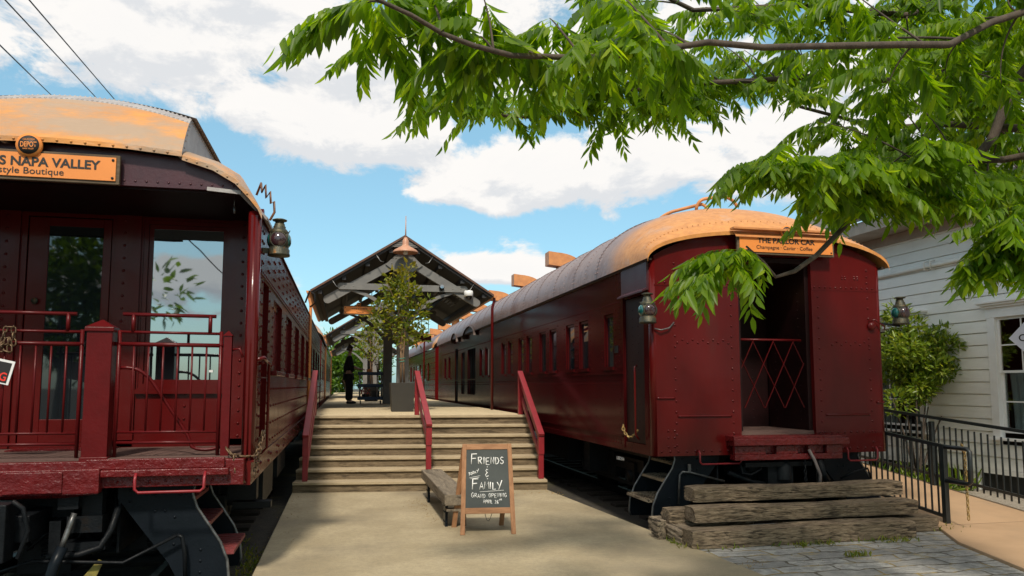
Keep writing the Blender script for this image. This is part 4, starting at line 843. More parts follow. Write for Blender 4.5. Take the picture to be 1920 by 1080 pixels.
m = MB().bar((7.52, 9.30, 2.68), (7.80, 9.22, 2.64), .03, .03); m.build('lamp_bracket', BLACK, Q)
name_sign(5.19, 6.68, 9.10, 3.575, 3.865, 'orange board reading THE PARLOR CAR over the lattice gate doorway',
          [('THE PARLOR CAR', 5.49, 3.735, .098, .88, .03), ('Champagne \u00b7 Caviar \u00b7 Coffee', 5.47, 3.65, .07, .86, .004)], (5.93, 3.90, .085))

# ================================================================== carriages further along the platform
def far_carriage(x_in, sgn, y0, y1, label):
    """sgn = +1 when the body lies to the right of x_in"""
    x_out = x_in + sgn * 3.5; a, b = sorted((x_in, x_out)); c = (a + b) / 2
    t = T('railway_carriage', label, 'railway carriage', (c, y0, 0), 'old railway carriages along the platform')
    hs = []; y = y0 + 2.0
    while y < y1 - 2: hs.append((y, y + 1.0, 2.0, 2.85)); y += 1.9
    for x, th in ((x_in, sgn * .08), (x_out, -sgn * .08)):
        m = MB().wallx(x, th, y0, y1, .9, 3.46, hs)
        if x == x_in: m.rivets([(x, yy, zz) for yy in np.arange(y0 + .1, y0 + 6, .25) for zz in np.arange(1.3, 3.4, .25) if not any(h[0] - .1 < yy < h[1] + .1 and h[2] < zz < h[3] for h in hs)], (-sgn, 0, 0), .018)
        m.build('side_wall', RED, t)
        for h in hs:
            if x == x_in: MB().box(min(x + th * .4, x + th * .6), max(x + th * .4, x + th * .6), h[0], h[1], h[2], h[3]).build('window_pane', GLASSD, t)
    m = MB()
    for yy in (y0, y1 - .08): m.prism([(a + .081, yy, .9), (b - .081, yy, .9), (b - .081, yy, 3.46)] + [(c + 1.66 * math.sin(u), yy, 3.46 + .9 * math.cos(u)) for u in np.linspace(1.4, -1.4, 13)] + [(a + .081, yy, 3.46)], (0, .08, 0))
    m.rivets([(xx, y0, zz) for xx in (a + .3, a + .9, b - .9, b - .3) for zz in np.arange(1.0, 3.4, .2)] + [(xx, y0, 1.05) for xx in np.arange(a + .2, b - .1, .2)], (0, -1, 0), .02)
    m.build('end_wall', RED, t)
    vy = [(y0 - .08, .6), (y0 + .3, .85), (y0 + 1.2, 1.1), (y1 + .05, 1.1)]; d = dict(vy)
    MB().grid(lambda u, v: (c + 1.82 * math.sin(u), v, 3.46 + d[v] * math.cos(u)), list(np.linspace(-math.pi / 2, math.pi / 2, 21)), [v for v, _ in vy]).build('roof', ROOFD, t)
    MB().grid(lambda u, v: (c + 1.83 * math.sin(u), v, 3.465 + {y0 - .09: .6, y0 + .3: .86, y0 + .8: 1.0}[v] * math.cos(u)), list(np.linspace(-math.pi / 2, math.pi / 2, 21)), [y0 - .09, y0 + .3, y0 + .8]).build('roof_hood', GOLD, t)
    MB().box(a + .1, b - .1, y0 + .1, y1 - .1, .7, 1.1).build('underframe', BLACK, t)
    yy = y0 + 3.5
    while yy < y1 - 1:
        ventilator(t, yy, c - 1.2 if sgn > 0 else c + .4); yy += 3.7
    return t
far_carriage(3.98, 1, 33.2, 55, 'maroon carriage with gold ventilators coupled behind the closed end carriage')
far_carriage(-.80, -1, 28.3, 50, 'red carriage coupled behind the one with the open platform')

# railway tracks under both trains
for x, lab in ((-2.575, 'railway track under the carriages on the open platform side'), (5.75, 'railway track under the closed end carriage')):
    t = T('railway_track', lab, 'railway track', (x, 6.5, -.2))
    y0 = 4.5 if x < 0 else 9.0
    for s in (-1, 1): MB().box(x + s * .84 - .035, x + s * .84 + .035, y0, 60, -.155, -.03).build('rail', BLACK, t)
    for i in range(18): MB().box(x - 1.35, x + 1.35, y0 + .3 + i * .62, y0 + .55 + i * .62, -.199, -.155).build('sleeper', TARRED, t)
# ================================================================== PLATFORM CANOPIES
def rbeam(m, p, q, w, y0, y1, n=6):
    """timber of width w from p to q in the XZ plane with rounded ends"""
    p = Vector((p[0], 0, p[1])); q = Vector((q[0], 0, q[1])); d = (q - p).normalized(); s = Vector((-d.z, 0, d.x)); r = w / 2; P = []
    for i in range(n + 1): a = math.pi * i / n; P.append(q + s * r * math.cos(a) + d * r * math.sin(a))
    for i in range(n + 1): a = math.pi * i / n; P.append(p - s * r * math.cos(a) - d * r * math.sin(a))
    return m.prism([(v.x, y0, v.z) for v in P], (0, y1 - y0, 0))
def canopy(y0, y1, trusses, label, detail=True):
    cx = 1.40; hw = 2.2; ze = 3.97; za = 5.36; t = T('platform_canopy', label, 'canopy', (cx, y0, 1.19), 'gabled canopies along the platform')
    for s in (-1, 1):
        m = MB().prism([(cx, y0, za), (cx + s * hw, y0, ze), (cx + s * hw, y0, ze + .05), (cx, y0, za + .06)], (0, y1 - y0, 0)); m.build('roof_slope', SHEET, t)
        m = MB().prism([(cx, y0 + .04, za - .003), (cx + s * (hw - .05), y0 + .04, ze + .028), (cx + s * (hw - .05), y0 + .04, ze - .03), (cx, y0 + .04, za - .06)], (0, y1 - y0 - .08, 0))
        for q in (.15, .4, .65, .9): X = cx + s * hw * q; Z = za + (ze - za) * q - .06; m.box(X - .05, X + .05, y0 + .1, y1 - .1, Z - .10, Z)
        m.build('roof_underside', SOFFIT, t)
        MB().prism([(cx, y0 - .012, za + .065), (cx + s * hw, y0 - .012, ze + .055), (cx + s * hw, y0 - .012, ze + .0), (cx, y0 - .012, za + .01)], (0, .01, 0)).build('verge_strip', M('rusty verge trim', (.12, .05, .026), (.075, .034, .02), sc=9, rough=.5), t)
        g = MB().grid(lambda a, v: (cx + s * (hw + .035) + .055 * math.cos(a), v, ze + .03 + .055 * math.sin(a)), list(np.linspace(math.pi, 2 * math.pi, 9)), [y0, y1]); g.add([(cx + s * (hw + .035) + .055 * math.cos(a), y0, ze + .03 + .055 * math.sin(a)) for a in np.linspace(math.pi, 2 * math.pi, 9)], [tuple(range(9))]); g.build('gutter', COPPER, t)
        X = cx + s * (hw + .03); X2 = cx + s * (hw - .02)
        MB().tube([(X, y0 + .12, ze), (X, y0 + .12, ze - .08), (X2, y0 + .12, ze - .28), (X2, y0 + .12, ze - .5), (X2, y0 + .12, 1.19)], .035, 8).build('downspout', COPPER if s < 0 else RED, t)
    m = MB().prism([(cx - .34, y0 + .03, za - .23), (cx + .34, y0 + .03, za - .23), (cx, y0 + .03, za - .01)], (0, .03, 0))
    for q in range(3): m.box(cx - .26 + q * .07, cx + .26 - q * .07, y0 + .02, y0 + .03, za - .20 + q * .055, za - .18 + q * .055)
    m.build('gable_louvre', TRUSS, t)
    for yt in trusses:
        m = MB(); e = .0
        for s in (-1, 1): rbeam(m, (cx + s * .02, 4.88), (cx + s * 1.80, 3.84), .20, yt, yt + .12)
        m.build('truss_rafters', TRUSS, t)
        m = MB(); rbeam(m, (cx - 1.50, 4.16), (cx + 1.50, 4.16), .155, yt - .05, yt - .002); m.lathe((cx - 1.42, yt - .05, 4.16), [(.018, 0), (0, .012)], 8, (0, -1, 0)).lathe((cx + 1.4, yt - .05, 4.16), [(.018, 0), (0, .012)], 8, (0, -1, 0)).lathe((cx - 1.2, yt - .05, 4.16), [(.018, 0), (0, .012)], 8, (0, -1, 0)).lathe((cx + 1.2, yt - .05, 4.16), [(.018, 0), (0, .012)], 8, (0, -1, 0)); m.build('collar_beam', TRUSS, t)
        MB().prism([(cx - .45, yt - .04, 4.72), (cx - .22, yt - .04, 4.56), (cx + .22, yt - .04, 4.56), (cx + .45, yt - .04, 4.72), (cx + .22, yt - .04, 4.95), (cx, yt - .04, 5.06), (cx - .22, yt - .04, 4.95)], (0, .038, 0)).rivets([(cx + a, yt - .04, b) for a, b in ((-.2, 4.88), (.2, 4.88), (0, 4.95), (-.3, 4.75), (.3, 4.75), (-.1, 4.93))], (0, -1, 0), .018).build('apex_plate', TRUSS, t)
        for s in (-1, 1):
            P = [bez((cx + s * 1.32, 0, 4.08), (cx + s * .72, 0, 4.10), (cx + s * .14, 0, 3.45), 10)]
            O = [p for p in P[0]]; I = bez((cx + s * 1.05, 0, 4.0 - .02), (cx + s * .62, 0, 3.88), (cx + s * .14, 0, 3.24), 10)
            MB().prism([(p.x, yt + .01, p.z) for p in O] + [(p.x, yt + .01, p.z) for p in reversed(I)], (0, .10, 0)).build('curved_brace', TRUSS, t)
        MB().box(cx - .14, cx + .14, yt - .08, yt + .20, 1.19, 4.5).build('post', TRUSS, t, bevel=.01)
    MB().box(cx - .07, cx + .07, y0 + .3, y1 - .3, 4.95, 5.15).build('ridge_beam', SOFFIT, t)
    if detail:
        for s, y in ((1, y0 + 1.3), (1, y0 + 3.0)):
            m = MB()
            X0 = cx + 1.15
            for q in range(7):
                X = X0 + q * .085; Z = za + (ze - za) * (X - cx) / hw - .20; m.bar((X, y, Z), (X, y + .75, Z), .06, .02)
            m.build('louvred_heater', M('grey heater louvres', (.09, .09, .095), rough=.5), t)
        m = MB()
        for a, b in ((cx - .70, 4.82), (cx + .70, 4.82), (cx - 1.72, 4.18), (cx + 1.72, 4.18)):
            s = 1 if a > cx else -1; m.tube([(a + s * .0, y0 + .02, b + .12), (a - s * .12, y0 + .02, b - .06), (a - s * .2, y0 + .02, b - .07)], .012, 5)
        m.build('wire_bracket', STEEL, t)
    return t
canopy(18.0, 26.2, (18.25, 24.6), 'nearest charcoal timber gable canopy with rusty roof edge over the platform')
canopy(34.0, 42.5, (34.3, 41), 'second gabled canopy further along the platform partly behind the nearest one', False)
canopy(50.0, 58, (50.3,), 'farthest gabled canopy at the end of the platform', False)
t = T('gable_lamp', 'copper barn lamp on a tall rod at the tip of the nearest canopy gable', 'lamp', (1.40, 17.85, 4.95))
MB().lathe((1.40, 17.85, 4.96), [(.30, 0), (.305, .02), (.27, .06), (.17, .12), (.085, .17), (.075, .20), (.075, .30), (.05, .34), (.03, .37), (0, .38)], 22).build('lamp_shade', M('dull copper enamel', (.50, .26, .16), (.42, .20, .12), sc=6, rough=.45), t)
MB().lathe((1.40, 17.85, 4.93), [(0, -.02), (.06, 0), (.05, .06), (.05, .12)], 10).build('bulb', WHITEP, t)
MB().tube([(1.40, 17.85, 5.30), (1.40, 17.85, 5.86)], .018, 8, .008).build('rod', M('dull copper enamel', (.5, .26, .16)), t)
t = T('security_camera', 'white dome security camera fixed to the right end of the nearest truss', 'camera', (2.98, 18.12, 3.98))
MB().lathe((2.98, 18.10, 4.03), [(0, .09), (.10, .085), (.115, .05), (.115, -.04), (.09, -.06), (.085, -.05)], 16).build('camera_housing', WHITEP, t)
MB().lathe((2.99, 18.08, 3.98), [(.085, .0), (.075, -.05), (.04, -.085), (0, -.09)], 16).build('camera_dome', M('black camera dome', (.01, .01, .012), rough=.1), t)
t = T('spotlight', 'small black spotlight on the collar beam of the nearest truss', 'spotlight', (2.32, 18.12, 4.2)); MB().lathe((2.32, 18.19, 4.17), [(0, -.12), (.06, -.10), (.065, .05), (.05, .1), (0, .1)], 12, (0, -1, .3)).build('spotlight_body', BLACK, t); MB().lathe((2.32, 18.08, 4.20), [(.05, .0), (0, .015)], 12, (0, -1, .3)).build('lens', GLASSM, t)
t = name_sign(-.037, .735, 18.6, 3.51, 3.735, 'small orange board hanging under the nearest canopy', [('WINE & CHEESE', .17, 3.64, .05, .38, .01), ('Tasting Bar', .28, 3.565, .035, .19, .01)], (.335, 3.755, .056), 'orange name signs')
MB().tube([(.05, 18.62, 3.73), (.05, 18.62, 4.4)], .01, 5).build('hanger', STEEL, t); MB().tube([(.65, 18.62, 3.73), (.65, 18.62, 4.6)], .01, 5).build('hanger', STEEL, t)
t = T('hanging_board', 'dark red board hanging at the back of the nearest canopy', 'sign', (2.75, 25.8, 3.3)); MB().box(2.5, 2.95, 25.8, 25.86, 3.3, 3.5).build('board', REDR, t); MB().tube([(2.6, 25.83, 3.5), (2.6, 25.83, 4.3)], .012, 5).tube([(2.85, 25.83, 3.5), (2.85, 25.83, 4.3)], .012, 5).build('hanger', STEEL, t)

# ================================================================== POTTED TREES, SHRUB
def cloud_leaves(clusters, n, L, Wd, up=.35, fold=.2, bend=.1):
    """leaves spread through a set of (x, y, z, r) clumps"""
    w = np.array([c[3] ** 2 for c in clusters]); idx = np.random.choice(len(clusters), n, p=w / w.sum()); C = np.array(clusters)[idx]
    d = np.random.normal(size=(n, 3)); d /= np.linalg.norm(d, axis=1)[:, None]; r = C[:, 3] * np.random.uniform(.25, 1, n) ** .5
    base = C[:, :3] + d * r[:, None]; dirv = d + np.random.normal(size=(n, 3)) * .6 + np.array([0, 0, up]); nrm = np.random.normal(size=(n, 3)) * .5 + np.array([0, 0, 1.0])
    return blades(base, dirv, nrm, L * np.random.uniform(.6, 1.2, n), Wd * np.random.uniform(.7, 1.2, n), fold, bend)
def potted(x, y, lab_t, lab_p, k=1.0, detail=True):
    p = T('planter', lab_p, 'planter', (x, y, 1.19), 'grey square planters')
    m = MB(); b, tp, h = .235, .285, .66
    V = [(x + sx * a, y + sy * a, z) for a, z in ((b, 1.19), (tp, 1.19 + h), (tp - .03, 1.19 + h), (tp - .035, 1.19 + h - .08)) for sx, sy in ((-1, -1), (1, -1), (1, 1), (-1, 1))]
    m.add(V, [(3, 2, 1, 0)] + [(i * 4 + j, i * 4 + (j + 1) % 4, i * 4 + 4 + (j + 1) % 4, i * 4 + 4 + j) for i in range(3) for j in range(4)]); m.build('pot', PLANTER, p, bevel=.006)
    MB().box(x - tp + .04, x + tp - .04, y - tp + .04, y + tp - .04, 1.19 + h - .12, 1.19 + h - .06).build('soil', SOIL, p)
    t = T('potted_tree', lab_t, 'tree', (x, y, 1.19 + h - .06), 'young trees in grey planters'); z0 = 1.19 + h - .07
    m = MB(); m.tube([(x - .03, y, z0), (x - .04, y, z0 + .8), (x - .05, y + .02, z0 + 1.6), (x - .12, y, z0 + 2.3)], .022, 7, .008); m.tube([(x + .05, y, z0), (x + .02, y - .02, z0 + .7), (x + .06, y, z0 + 1.4), (x + .15, y, z0 + 2.4)], .022, 7, .008)
    for a, b_, c_ in (((0, 0, .85), (.25, .05, 1.05), (.32, 0, 1.5)), ((0, 0, .8), (-.2, 0, 1.0), (-.3, .1, 1.3)), ((0, 0, 1.2), (-.4, -.1, 1.5), (-.85, 0, 1.75)), ((.05, 0, 1.3), (.35, 0, 1.6), (.68, 0, 2.0)), ((0, 0, 1.5), (.1, .3, 1.8), (.3, .3, 2.2)), ((0, 0, 1.4), (-.2, -.2, 1.9), (-.45, -.2, 2.35)), ((0, 0, 1.8), (.2, -.1, 2.2), (.12, -.1, 2.7))):
        m.tube(bez(*[(x + q[0] * k, y + q[1] * k, z0 + q[2]) for q in (a, b_, c_)], 8), .012, 5, .004)
    m.build('trunk', TWIG, t)
    CL = [(-.30, 0, 2.55, .2), (0, .05, 2.4, .32), (.12, 0, 2.72, .18), (-.45, 0, 2.3, .2), (.2, 0, 2.1, .32), (-.2, 0, 2.05, .32), (-.58, .05, 1.8, .24), (-.76, 0, 1.60, .16), (-.1, .1, 1.7, .38), (.3, 0, 1.6, .34), (.55, .1, 1.8, .2), (.68, 0, 1.98, .1), (.1, 0, 1.2, .32), (-.2, .1, 1.3, .3), (.4, 0, 1.15, .28), (-.55, 0, 1.4, .22), (0, .2, 2.2, .3)]
    V, F = cloud_leaves([(x + a * k, y + b_ * k, z0 + c_, r * k ** .5) for a, b_, c_, r in CL], 1350 if detail else 700, .15, .062, .45, .25, .12)
    mesh_np('foliage', V, F, POTLEAF, t)
    if detail:
        s = T('tree_stake', 'pale wooden stake tied to the trunk in the nearest planter', 'stake', (x - .02, y + .04, z0)); MB().bar((x - .02, y + .05, z0), (x - .01, y + .05, z0 + 1.5), .028, .028).build('stake_pole', STAKE, s)
        m = MB()
        for zz in (.55, .62): m.tube([(x - .07, y + .08, z0 + zz), (x - .07, y - .04, z0 + zz), (x + .06, y - .05, z0 + zz + .02), (x + .06, y + .08, z0 + zz)], .008, 5)
        m.build('tie', M('green tree tie', (.05, .25, .2), rough=.5), s)
potted(1.33, 17.45, 'young tree with bronze leaf tips in the grey planter at the top of the steps', 'tapered grey planter standing at the top of the steps', .84)
potted(1.05, 29.0, 'young dark leaved tree behind the blue cart under the canopies', 'grey planter behind the blue cart on the platform', .8, False)

t = T('laurel_shrub', 'round clipped laurel shrub on slim stems in front of the white house', 'shrub', (9.95, 11.5, .05))
m = MB()
for a in ((-.3, .1, 1.1), (.15, -.1, 1.2), (.35, .15, 1.0), (-.1, -.2, 1.3), (.0, .25, 1.2), (.55, 0, 1.0)): m.tube(bez((9.95 + a[0] * .1, 11.5, .05), (9.95 + a[0] * .3, 11.5 + a[1] * .3, .6), (9.95 + a[0] * 1.2, 11.5 + a[1], .1 + a[2] * 1.3), 8), .028, 6, .010)
m.build('stem', BARK, t)
CL = []
for q in range(46):
    d = np.random.normal(size=3); d /= np.linalg.norm(d); rr = random.uniform(.35, 1)
    CL.append((10.02 + d[0] * .70 * rr, 11.5 + d[1] * .6 * rr, 2.10 + d[2] * .86 * rr, random.uniform(.16, .28)))
CL += [(10.7, 11.4, 1.70, .18), (9.5, 11.3, 3.05, .22), (9.65, 11.5, 2.8, .28), (9.45, 11.4, 2.4, .22)]
V, F = cloud_leaves(CL, 6200, .125, .044, .5, .3, .12); mesh_np('foliage', V, F, SHRUBLEAF, t)
t = T('border_plant', 'low strappy green plant at the foot of the house behind the railing', 'plant', (9.75, 10.9, .05)); n = 260
b = np.stack([np.random.uniform(9.45, 10.3, n), np.random.uniform(10.6, 12.2, n), np.full(n, .04)], 1); V, F = blades(b, np.random.normal(size=(n, 3)) * .5 + [0, 0, 1], np.random.normal(size=(n, 3)) + [0, -1, 0], np.random.uniform(.2, .5, n), np.full(n, .03), .2, .3); mesh_np('foliage', V, F, SHRUBLEAF, t)

# ================================================================== WHITE HOUSE
Hs = T('clapboard_house', 'white clapboard house with tall sash windows behind the shrub', 'house', (10.5, 11, 0))
HX = 10.5; w1 = (8.90, 10.22, 1.02, 2.90); w2 = (11.95, 13.25, 1.02, 2.90); w3 = (15.6, 16.9, 1.02, 2.90); HW = (w1, w2, w3)
m = MB(); z = .42; bh = .205
while z < 4.85:
    cuts = sorted([(h[0] - .02, h[1] + .02) for h in HW if h[2] - .02 < z + bh and h[3] + .02 > z]); y = 3.0
    for a, b in cuts + [(24.0, 0)]:
        m.add([(HX - .026, y, z), (HX - .026, a, z), (HX - .012, a, z + bh - .016), (HX - .012, y, z + bh - .016), (HX + .01, y, z + bh - .012), (HX + .01, a, z + bh - .012), (HX + .01, y, z + bh), (HX + .01, a, z + bh), (HX + .01, y, z), (HX + .01, a, z)], [(0, 1, 2, 3), (3, 2, 5, 4), (4, 5, 7, 6), (0, 8, 9, 1), (1, 9, 7, 5, 2), (0, 3, 4, 6, 8)]); y = b
    z += bh
m.build('wall', CLAP, Hs)
def house_window(h):
    y0, y1, z0, z1 = h
    w = MB().box(HX - .05, HX + .05, y0 - .15, y0 - .001, z0 - .08, z1).box(HX - .05, HX + .05, y1 + .001, y1 + .15, z0 - .08, z1).box(HX - .055, HX + .05, y0 - .17, y1 + .17, z1 + .001, z1 + .16).box(HX - .09, HX + .05, y0 - .20, y1 + .20, z1 + .161, z1 + .20).box(HX - .13, HX + .05, y0 - .24, y1 + .24, z1 + .201, z1 + .235).box(HX - .16, HX + .05, y0 - .27, y1 + .27, z1 + .236, z1 + .27).box(HX - .10, HX + .05, y0 - .18, y1 + .18, z0 - .12, z0 - .081)
    w = w.build('window', WHITEW, Hs, bevel=.004)
    zm = (z0 + z1) / 2 + .05
    for a, b, e, nm in ((zm - .02, z1 - .002, .0, 'upper_sash'), (z0, zm + .02, .035, 'lower_sash')):
        s = MB(); f = .05; X0, X1 = HX + e, HX + e + .03
        s.box(X0, X1, y0 + .001, y0 + f, a, b).box(X0, X1, y1 - f, y1 - .001, a, b).box(X0, X1, y0 + f, y1 - f, a, a + .04).box(X0, X1, y0 + f, y1 - f, b - .04, b)
        for q in (1, 2): yy = y0 + (y1 - y0) * q / 3; s.box(X0 + .005, X1 - .005, yy - .011, yy + .011, a + .04, b - .04)
        mid = (a + b) / 2; s.box(X0 + .006, X1 - .006, y0 + f, y1 - f, mid - .011, mid + .011)
        s.build(nm, WHITEW, w)
        MB().box(X0 + .013, X0 + .017, y0 + f, y1 - f, a + .04, b - .04).build('pane', CLEAR, w)
    c = MB()
    for ya, yb in ((y1 - .42, y1 - .03), (y0 + .03, y0 + .42)):
        us = list(np.linspace(ya, yb, 25)); c.grid(lambda u, v: (HX + .22 + .03 * math.sin((u - ya) * 48) * (1 - .3 * v), u + .10 * (v ** 2) * (1 if ya > (y0 + y1) / 2 else -1) * .5, z0 + v * (zm - z0)), us, [0, .25, .5, .75, 1])
    c.build('curtain', CURTAIN, w)
for h in HW: house_window(h)
IN = M('dim room wall', (.10, .075, .05), rough=.9)
MB().wallx(HX + 2.6, .05, 3.0, 24, .4, 4.8, []).box(HX + .02, HX + 2.6, 3, 24, .42, .46).box(HX + .02, HX + 2.6, 3, 3.05, .47, 4.8).box(HX + .02, HX + 2.6, 23.9, 23.95, .47, 4.8).box(HX + .02, HX + 2.6, 3.05, 23.9, 4.4, 4.45).build('room', IN, Hs)
MB().lathe((11.4, 9.5, 2.86), [(.2, 0), (.13, .25), (.12, .25)], 14).build('room_lampshade', emit('warm lampshade', (1, .33, .06), 1.3), Hs)
MB().box(HX + .06, HX + .12, 3, 24, -.1, .415).build('crawlspace_shade', SOFFIT, Hs)  # dark board standing in for the shade under the house
m = MB()
for yy in (5, 8.0, 10.8, 13.6, 16.4, 19.2): m.box(HX - .02, HX + .05, yy - .07, yy + .07, -.1, .40)
m.box(HX - .03, HX + .055, 3, 24, .34, .415); m.build('pier', CLAP, Hs)
m = MB().box(9.75, HX - .03, 2.6, 24.4, 4.72, 4.76).box(9.70, 9.749, 2.6, 24.4, 4.70, 4.93); m.box(HX - .10, HX - .03, 3, 24, 4.55, 4.715); m.build('eave', M('brownish eave paint', (.36, .30, .24), (.29, .24, .19), sc=4, rough=.6), Hs)  # eave boards are a mottled brown of their own
MB().prism([(9.65, 2.5, 4.935), (13.2, 2.5, 6.7), (13.2, 2.5, 6.78), (9.65, 2.5, 5.015)], (0, 22, 0)).build('roof', M('grey shingle roof', (.13, .12, .115), (.08, .075, .07), sc=9, rough=.9, bump=.5), Hs)
m = MB().tube([(HX - .07, 8.2, 4.02), (HX - .07, 11.2, 3.97), (HX - .07, 16, 3.93)], .038, 8); m.build('wall_pipe', CLAP, Hs)
m = MB()
for yy in (11.45, 11.6): m.tube([(HX - .02, yy, 4.06), (HX - .12, yy, 4.04), (HX - .12, yy, 3.90), (HX - .02, yy, 3.90)], .012, 5)
m.build('pipe_bracket', CLAP, Hs)
t = T('open_sign', 'white diamond shaped card sign hanging in the sash window of the white house', 'sign', (10.25, 9.33, 2.16))
nv = Vector((-1, -.25, 0)).normalized(); rv_ = Vector((.25, -1, 0)).normalized(); cc = Vector((10.25, 9.33, 2.52)); P = [cc + rv_ * .36, cc + Vector((0, 0, .36)), cc - rv_ * .36, cc - Vector((0, 0, .36))]
MB().prism(P, nv * .008).build('card', M('pale lilac card', (.60, .60, .66), rough=.7), t)
text('lettering', 'OPEN', SIGNK, t, cc + nv * .010 - rv_ * .21 - Vector((0, 0, .05)), rv_, (0, 0, 1), .42, .15, .01, .002)
MB().tube([(10.25, 9.33, 2.88), (10.27, 9.32, 3.12)], .004, 4).build('string', CABLE, t)

# ================================================================== BLACK METAL RAILINGS ALONG THE RAMP
def fence(X, y0, y1, zg, slope, label, hook):
    t = T('metal_railing', label, 'railing', (X, y0, zg), 'black railings along the ramp'); Z = lambda y: zg + max(0, y - 8.22) * slope
    MB().bar((X, y0, Z(y0) + .98), (X, y1, Z(y1) + .98), .045, .045).build('top_rail', FENCE, t); MB().bar((X, y0, Z(y0) + .085), (X, y1, Z(y1) + .085), .035, .04).build('bottom_rail', FENCE, t)
    y = y0 + .115; k_ = 0
    while y < y1:
        MB().box(X - .009, X + .009, y - .009, y + .009, Z(y) + .10, Z(y) + .97).build('baluster', FENCE, t); y += .115
    for yy in hook: MB().box(X - .032, X + .032, yy - .032, yy + .032, Z(yy) - .05, Z(yy) + 1.0).build('post', FENCE, t)
    return t
t = fence(7.58, 8.30, 13.6, .02, .10, 'shorter black metal railing with a returned end beside the old timber steps', (8.30, 11.0, 13.6))
MB().tube([(7.58, 8.3, 1.0), (7.58, 7.92, 1.0), (7.58, 7.88, .97), (7.58, 7.88, .60), (7.58, 7.92, .57), (7.58, 8.3, .57)], .028, 8).build('returned_end', FENCE, t)
fence(9.12, 6.5, 14, .02, .10, 'long black metal railing on the house side of the ramp', (6.5, 8.4, 10.2, 12.1, 14))
t = T('hanging_chain', 'rusty brass chain hanging from the end of the shorter black railing', 'chain', (7.60, 8.02, 1.0)); m = MB(); chain(m, [(7.60, 8.02, 1.05), (7.64, 8.02, .95), (7.63, 8.0, .12)], .014, .045); m.build('chain_links', M('brass chain', (.4, .27, .1)), t)

# ================================================================== OLD TIMBER STEPS (each sleeper a thing)
def rough_timber(name, x0, x1, y0, y1, z0, z1, label, mat=SLEEPER, ax=0, rot=0.0):
    """hewn sleeper: rounded section with long cracks cut into it"""
    L_ = (x1 - x0) if ax == 0 else (y1 - y0); Wd = (y1 - y0) if ax == 0 else (x1 - x0); H_ = z1 - z0
    n = max(8, int(L_ * 26)); sec = []
    for (ax_, ay), (bx, by) in zip(((-.5, -.5), (.5, -.5), (.5, .5), (-.5, .5)), ((.5, -.5), (.5, .5), (-.5, .5), (-.5, -.5))):
        for q in range(9): sec.append((ax_ + (bx - ax_) * q / 9, ay + (by - ay) * q / 9))
    k_ = len(sec); cr = [(random.randrange(k_), random.uniform(0, 1), random.uniform(.08, .35), random.uniform(.003, .009)) for _ in range(26)]; ph = [random.uniform(0, 6) for _ in range(k_)]; V = []
    for i in range(n + 1):
        s = i / n
        for j, (a, b) in enumerate(sec):
            rr = 1 - .035 * max(0, (abs(a) + abs(b) - .82) / .18); e = 1 - .08 * math.exp(-min(s, 1 - s) * L_ * 14)
            dpt = .004 * math.sin(s * L_ * 9 + ph[j]) + random.uniform(-.002, .002)
            for cj, cs, cl_, cd in cr:
                if cj == j: dpt -= cd * max(0, 1 - abs(s - cs) / cl_)
            f = rr * e; l_ = math.hypot(a * Wd, b * H_) or 1; g_ = 1 + dpt / l_
            wob = .010 * math.sin(s * L_ * 2.3 + ph[0]); c = (a * Wd * f * g_, b * H_ * f * g_ + H_ / 2 + wob * (1 if b > 0 else 0)); l = (s - .5) * L_ + (random.uniform(-.012, .012) if i in (0, n) else 0)
            V.append((l, c[0], c[1]) if ax == 0 else (c[0], l, c[1]))
    F = [(i * k_ + j, (i + 1) * k_ + j, (i + 1) * k_ + (j + 1) % k_, i * k_ + (j + 1) % k_) for i in range(n) for j in range(k_)] + [tuple(range(k_)), tuple(n * k_ + j for j in reversed(range(k_)))]
    if ax: F = [tuple(reversed(f)) for f in F]
    m = MB(); m.add(V, F); o = m.build(name, mat, None); o.location = ((x0 + x1) / 2, (y0 + y1) / 2, z0); o.rotation_euler.z = rot
    return tag(o, label, 'timber', 'old timbers forming the rough steps')
rough_timber('timber_sleeper', 3.78, 6.66, 7.75, 8.03, -.012, .19, 'lowest of the three long old timbers at the closed carriage, resting on the setts', rot=.006)
rough_timber('timber_sleeper', 3.98, 6.96, 8.06, 8.345, .208, .372, 'middle of the three long old timbers with a pale bleached top edge', rot=-.004)
rough_timber('timber_sleeper', 4.12, 7.02, 8.37, 8.66, .392, .558, 'topmost and darkest of the three long old timbers below the carriage end', rot=.004)
rough_timber('timber_sleeper', 3.80, 4.9, 8.36, 8.62, .10, .325, 'short stub timber poking out left of the long timbers')
rough_timber('timber_sleeper', 3.74, 3.98, 7.98, 8.9, -.012, .165, 'crumbling low timber lying along the edge of the pavement', SLEEPERY, 1)
rough_timber('timber_sleeper', 3.60, 3.72, 8.30, 8.48, -.10, .225, 'small upright timber stump beside the short stub timber', SLEEPERY, 1)
rough_timber('timber_sleeper', 5.2, 7.25, 8.06, 8.34, -.012, .165, 'timber under the middle one reaching out towards the railing')
rough_timber('timber_sleeper', 6.0, 7.30, 8.38, 8.66, -.012, .165, 'splintered timber end beside the foot of the shorter railing')

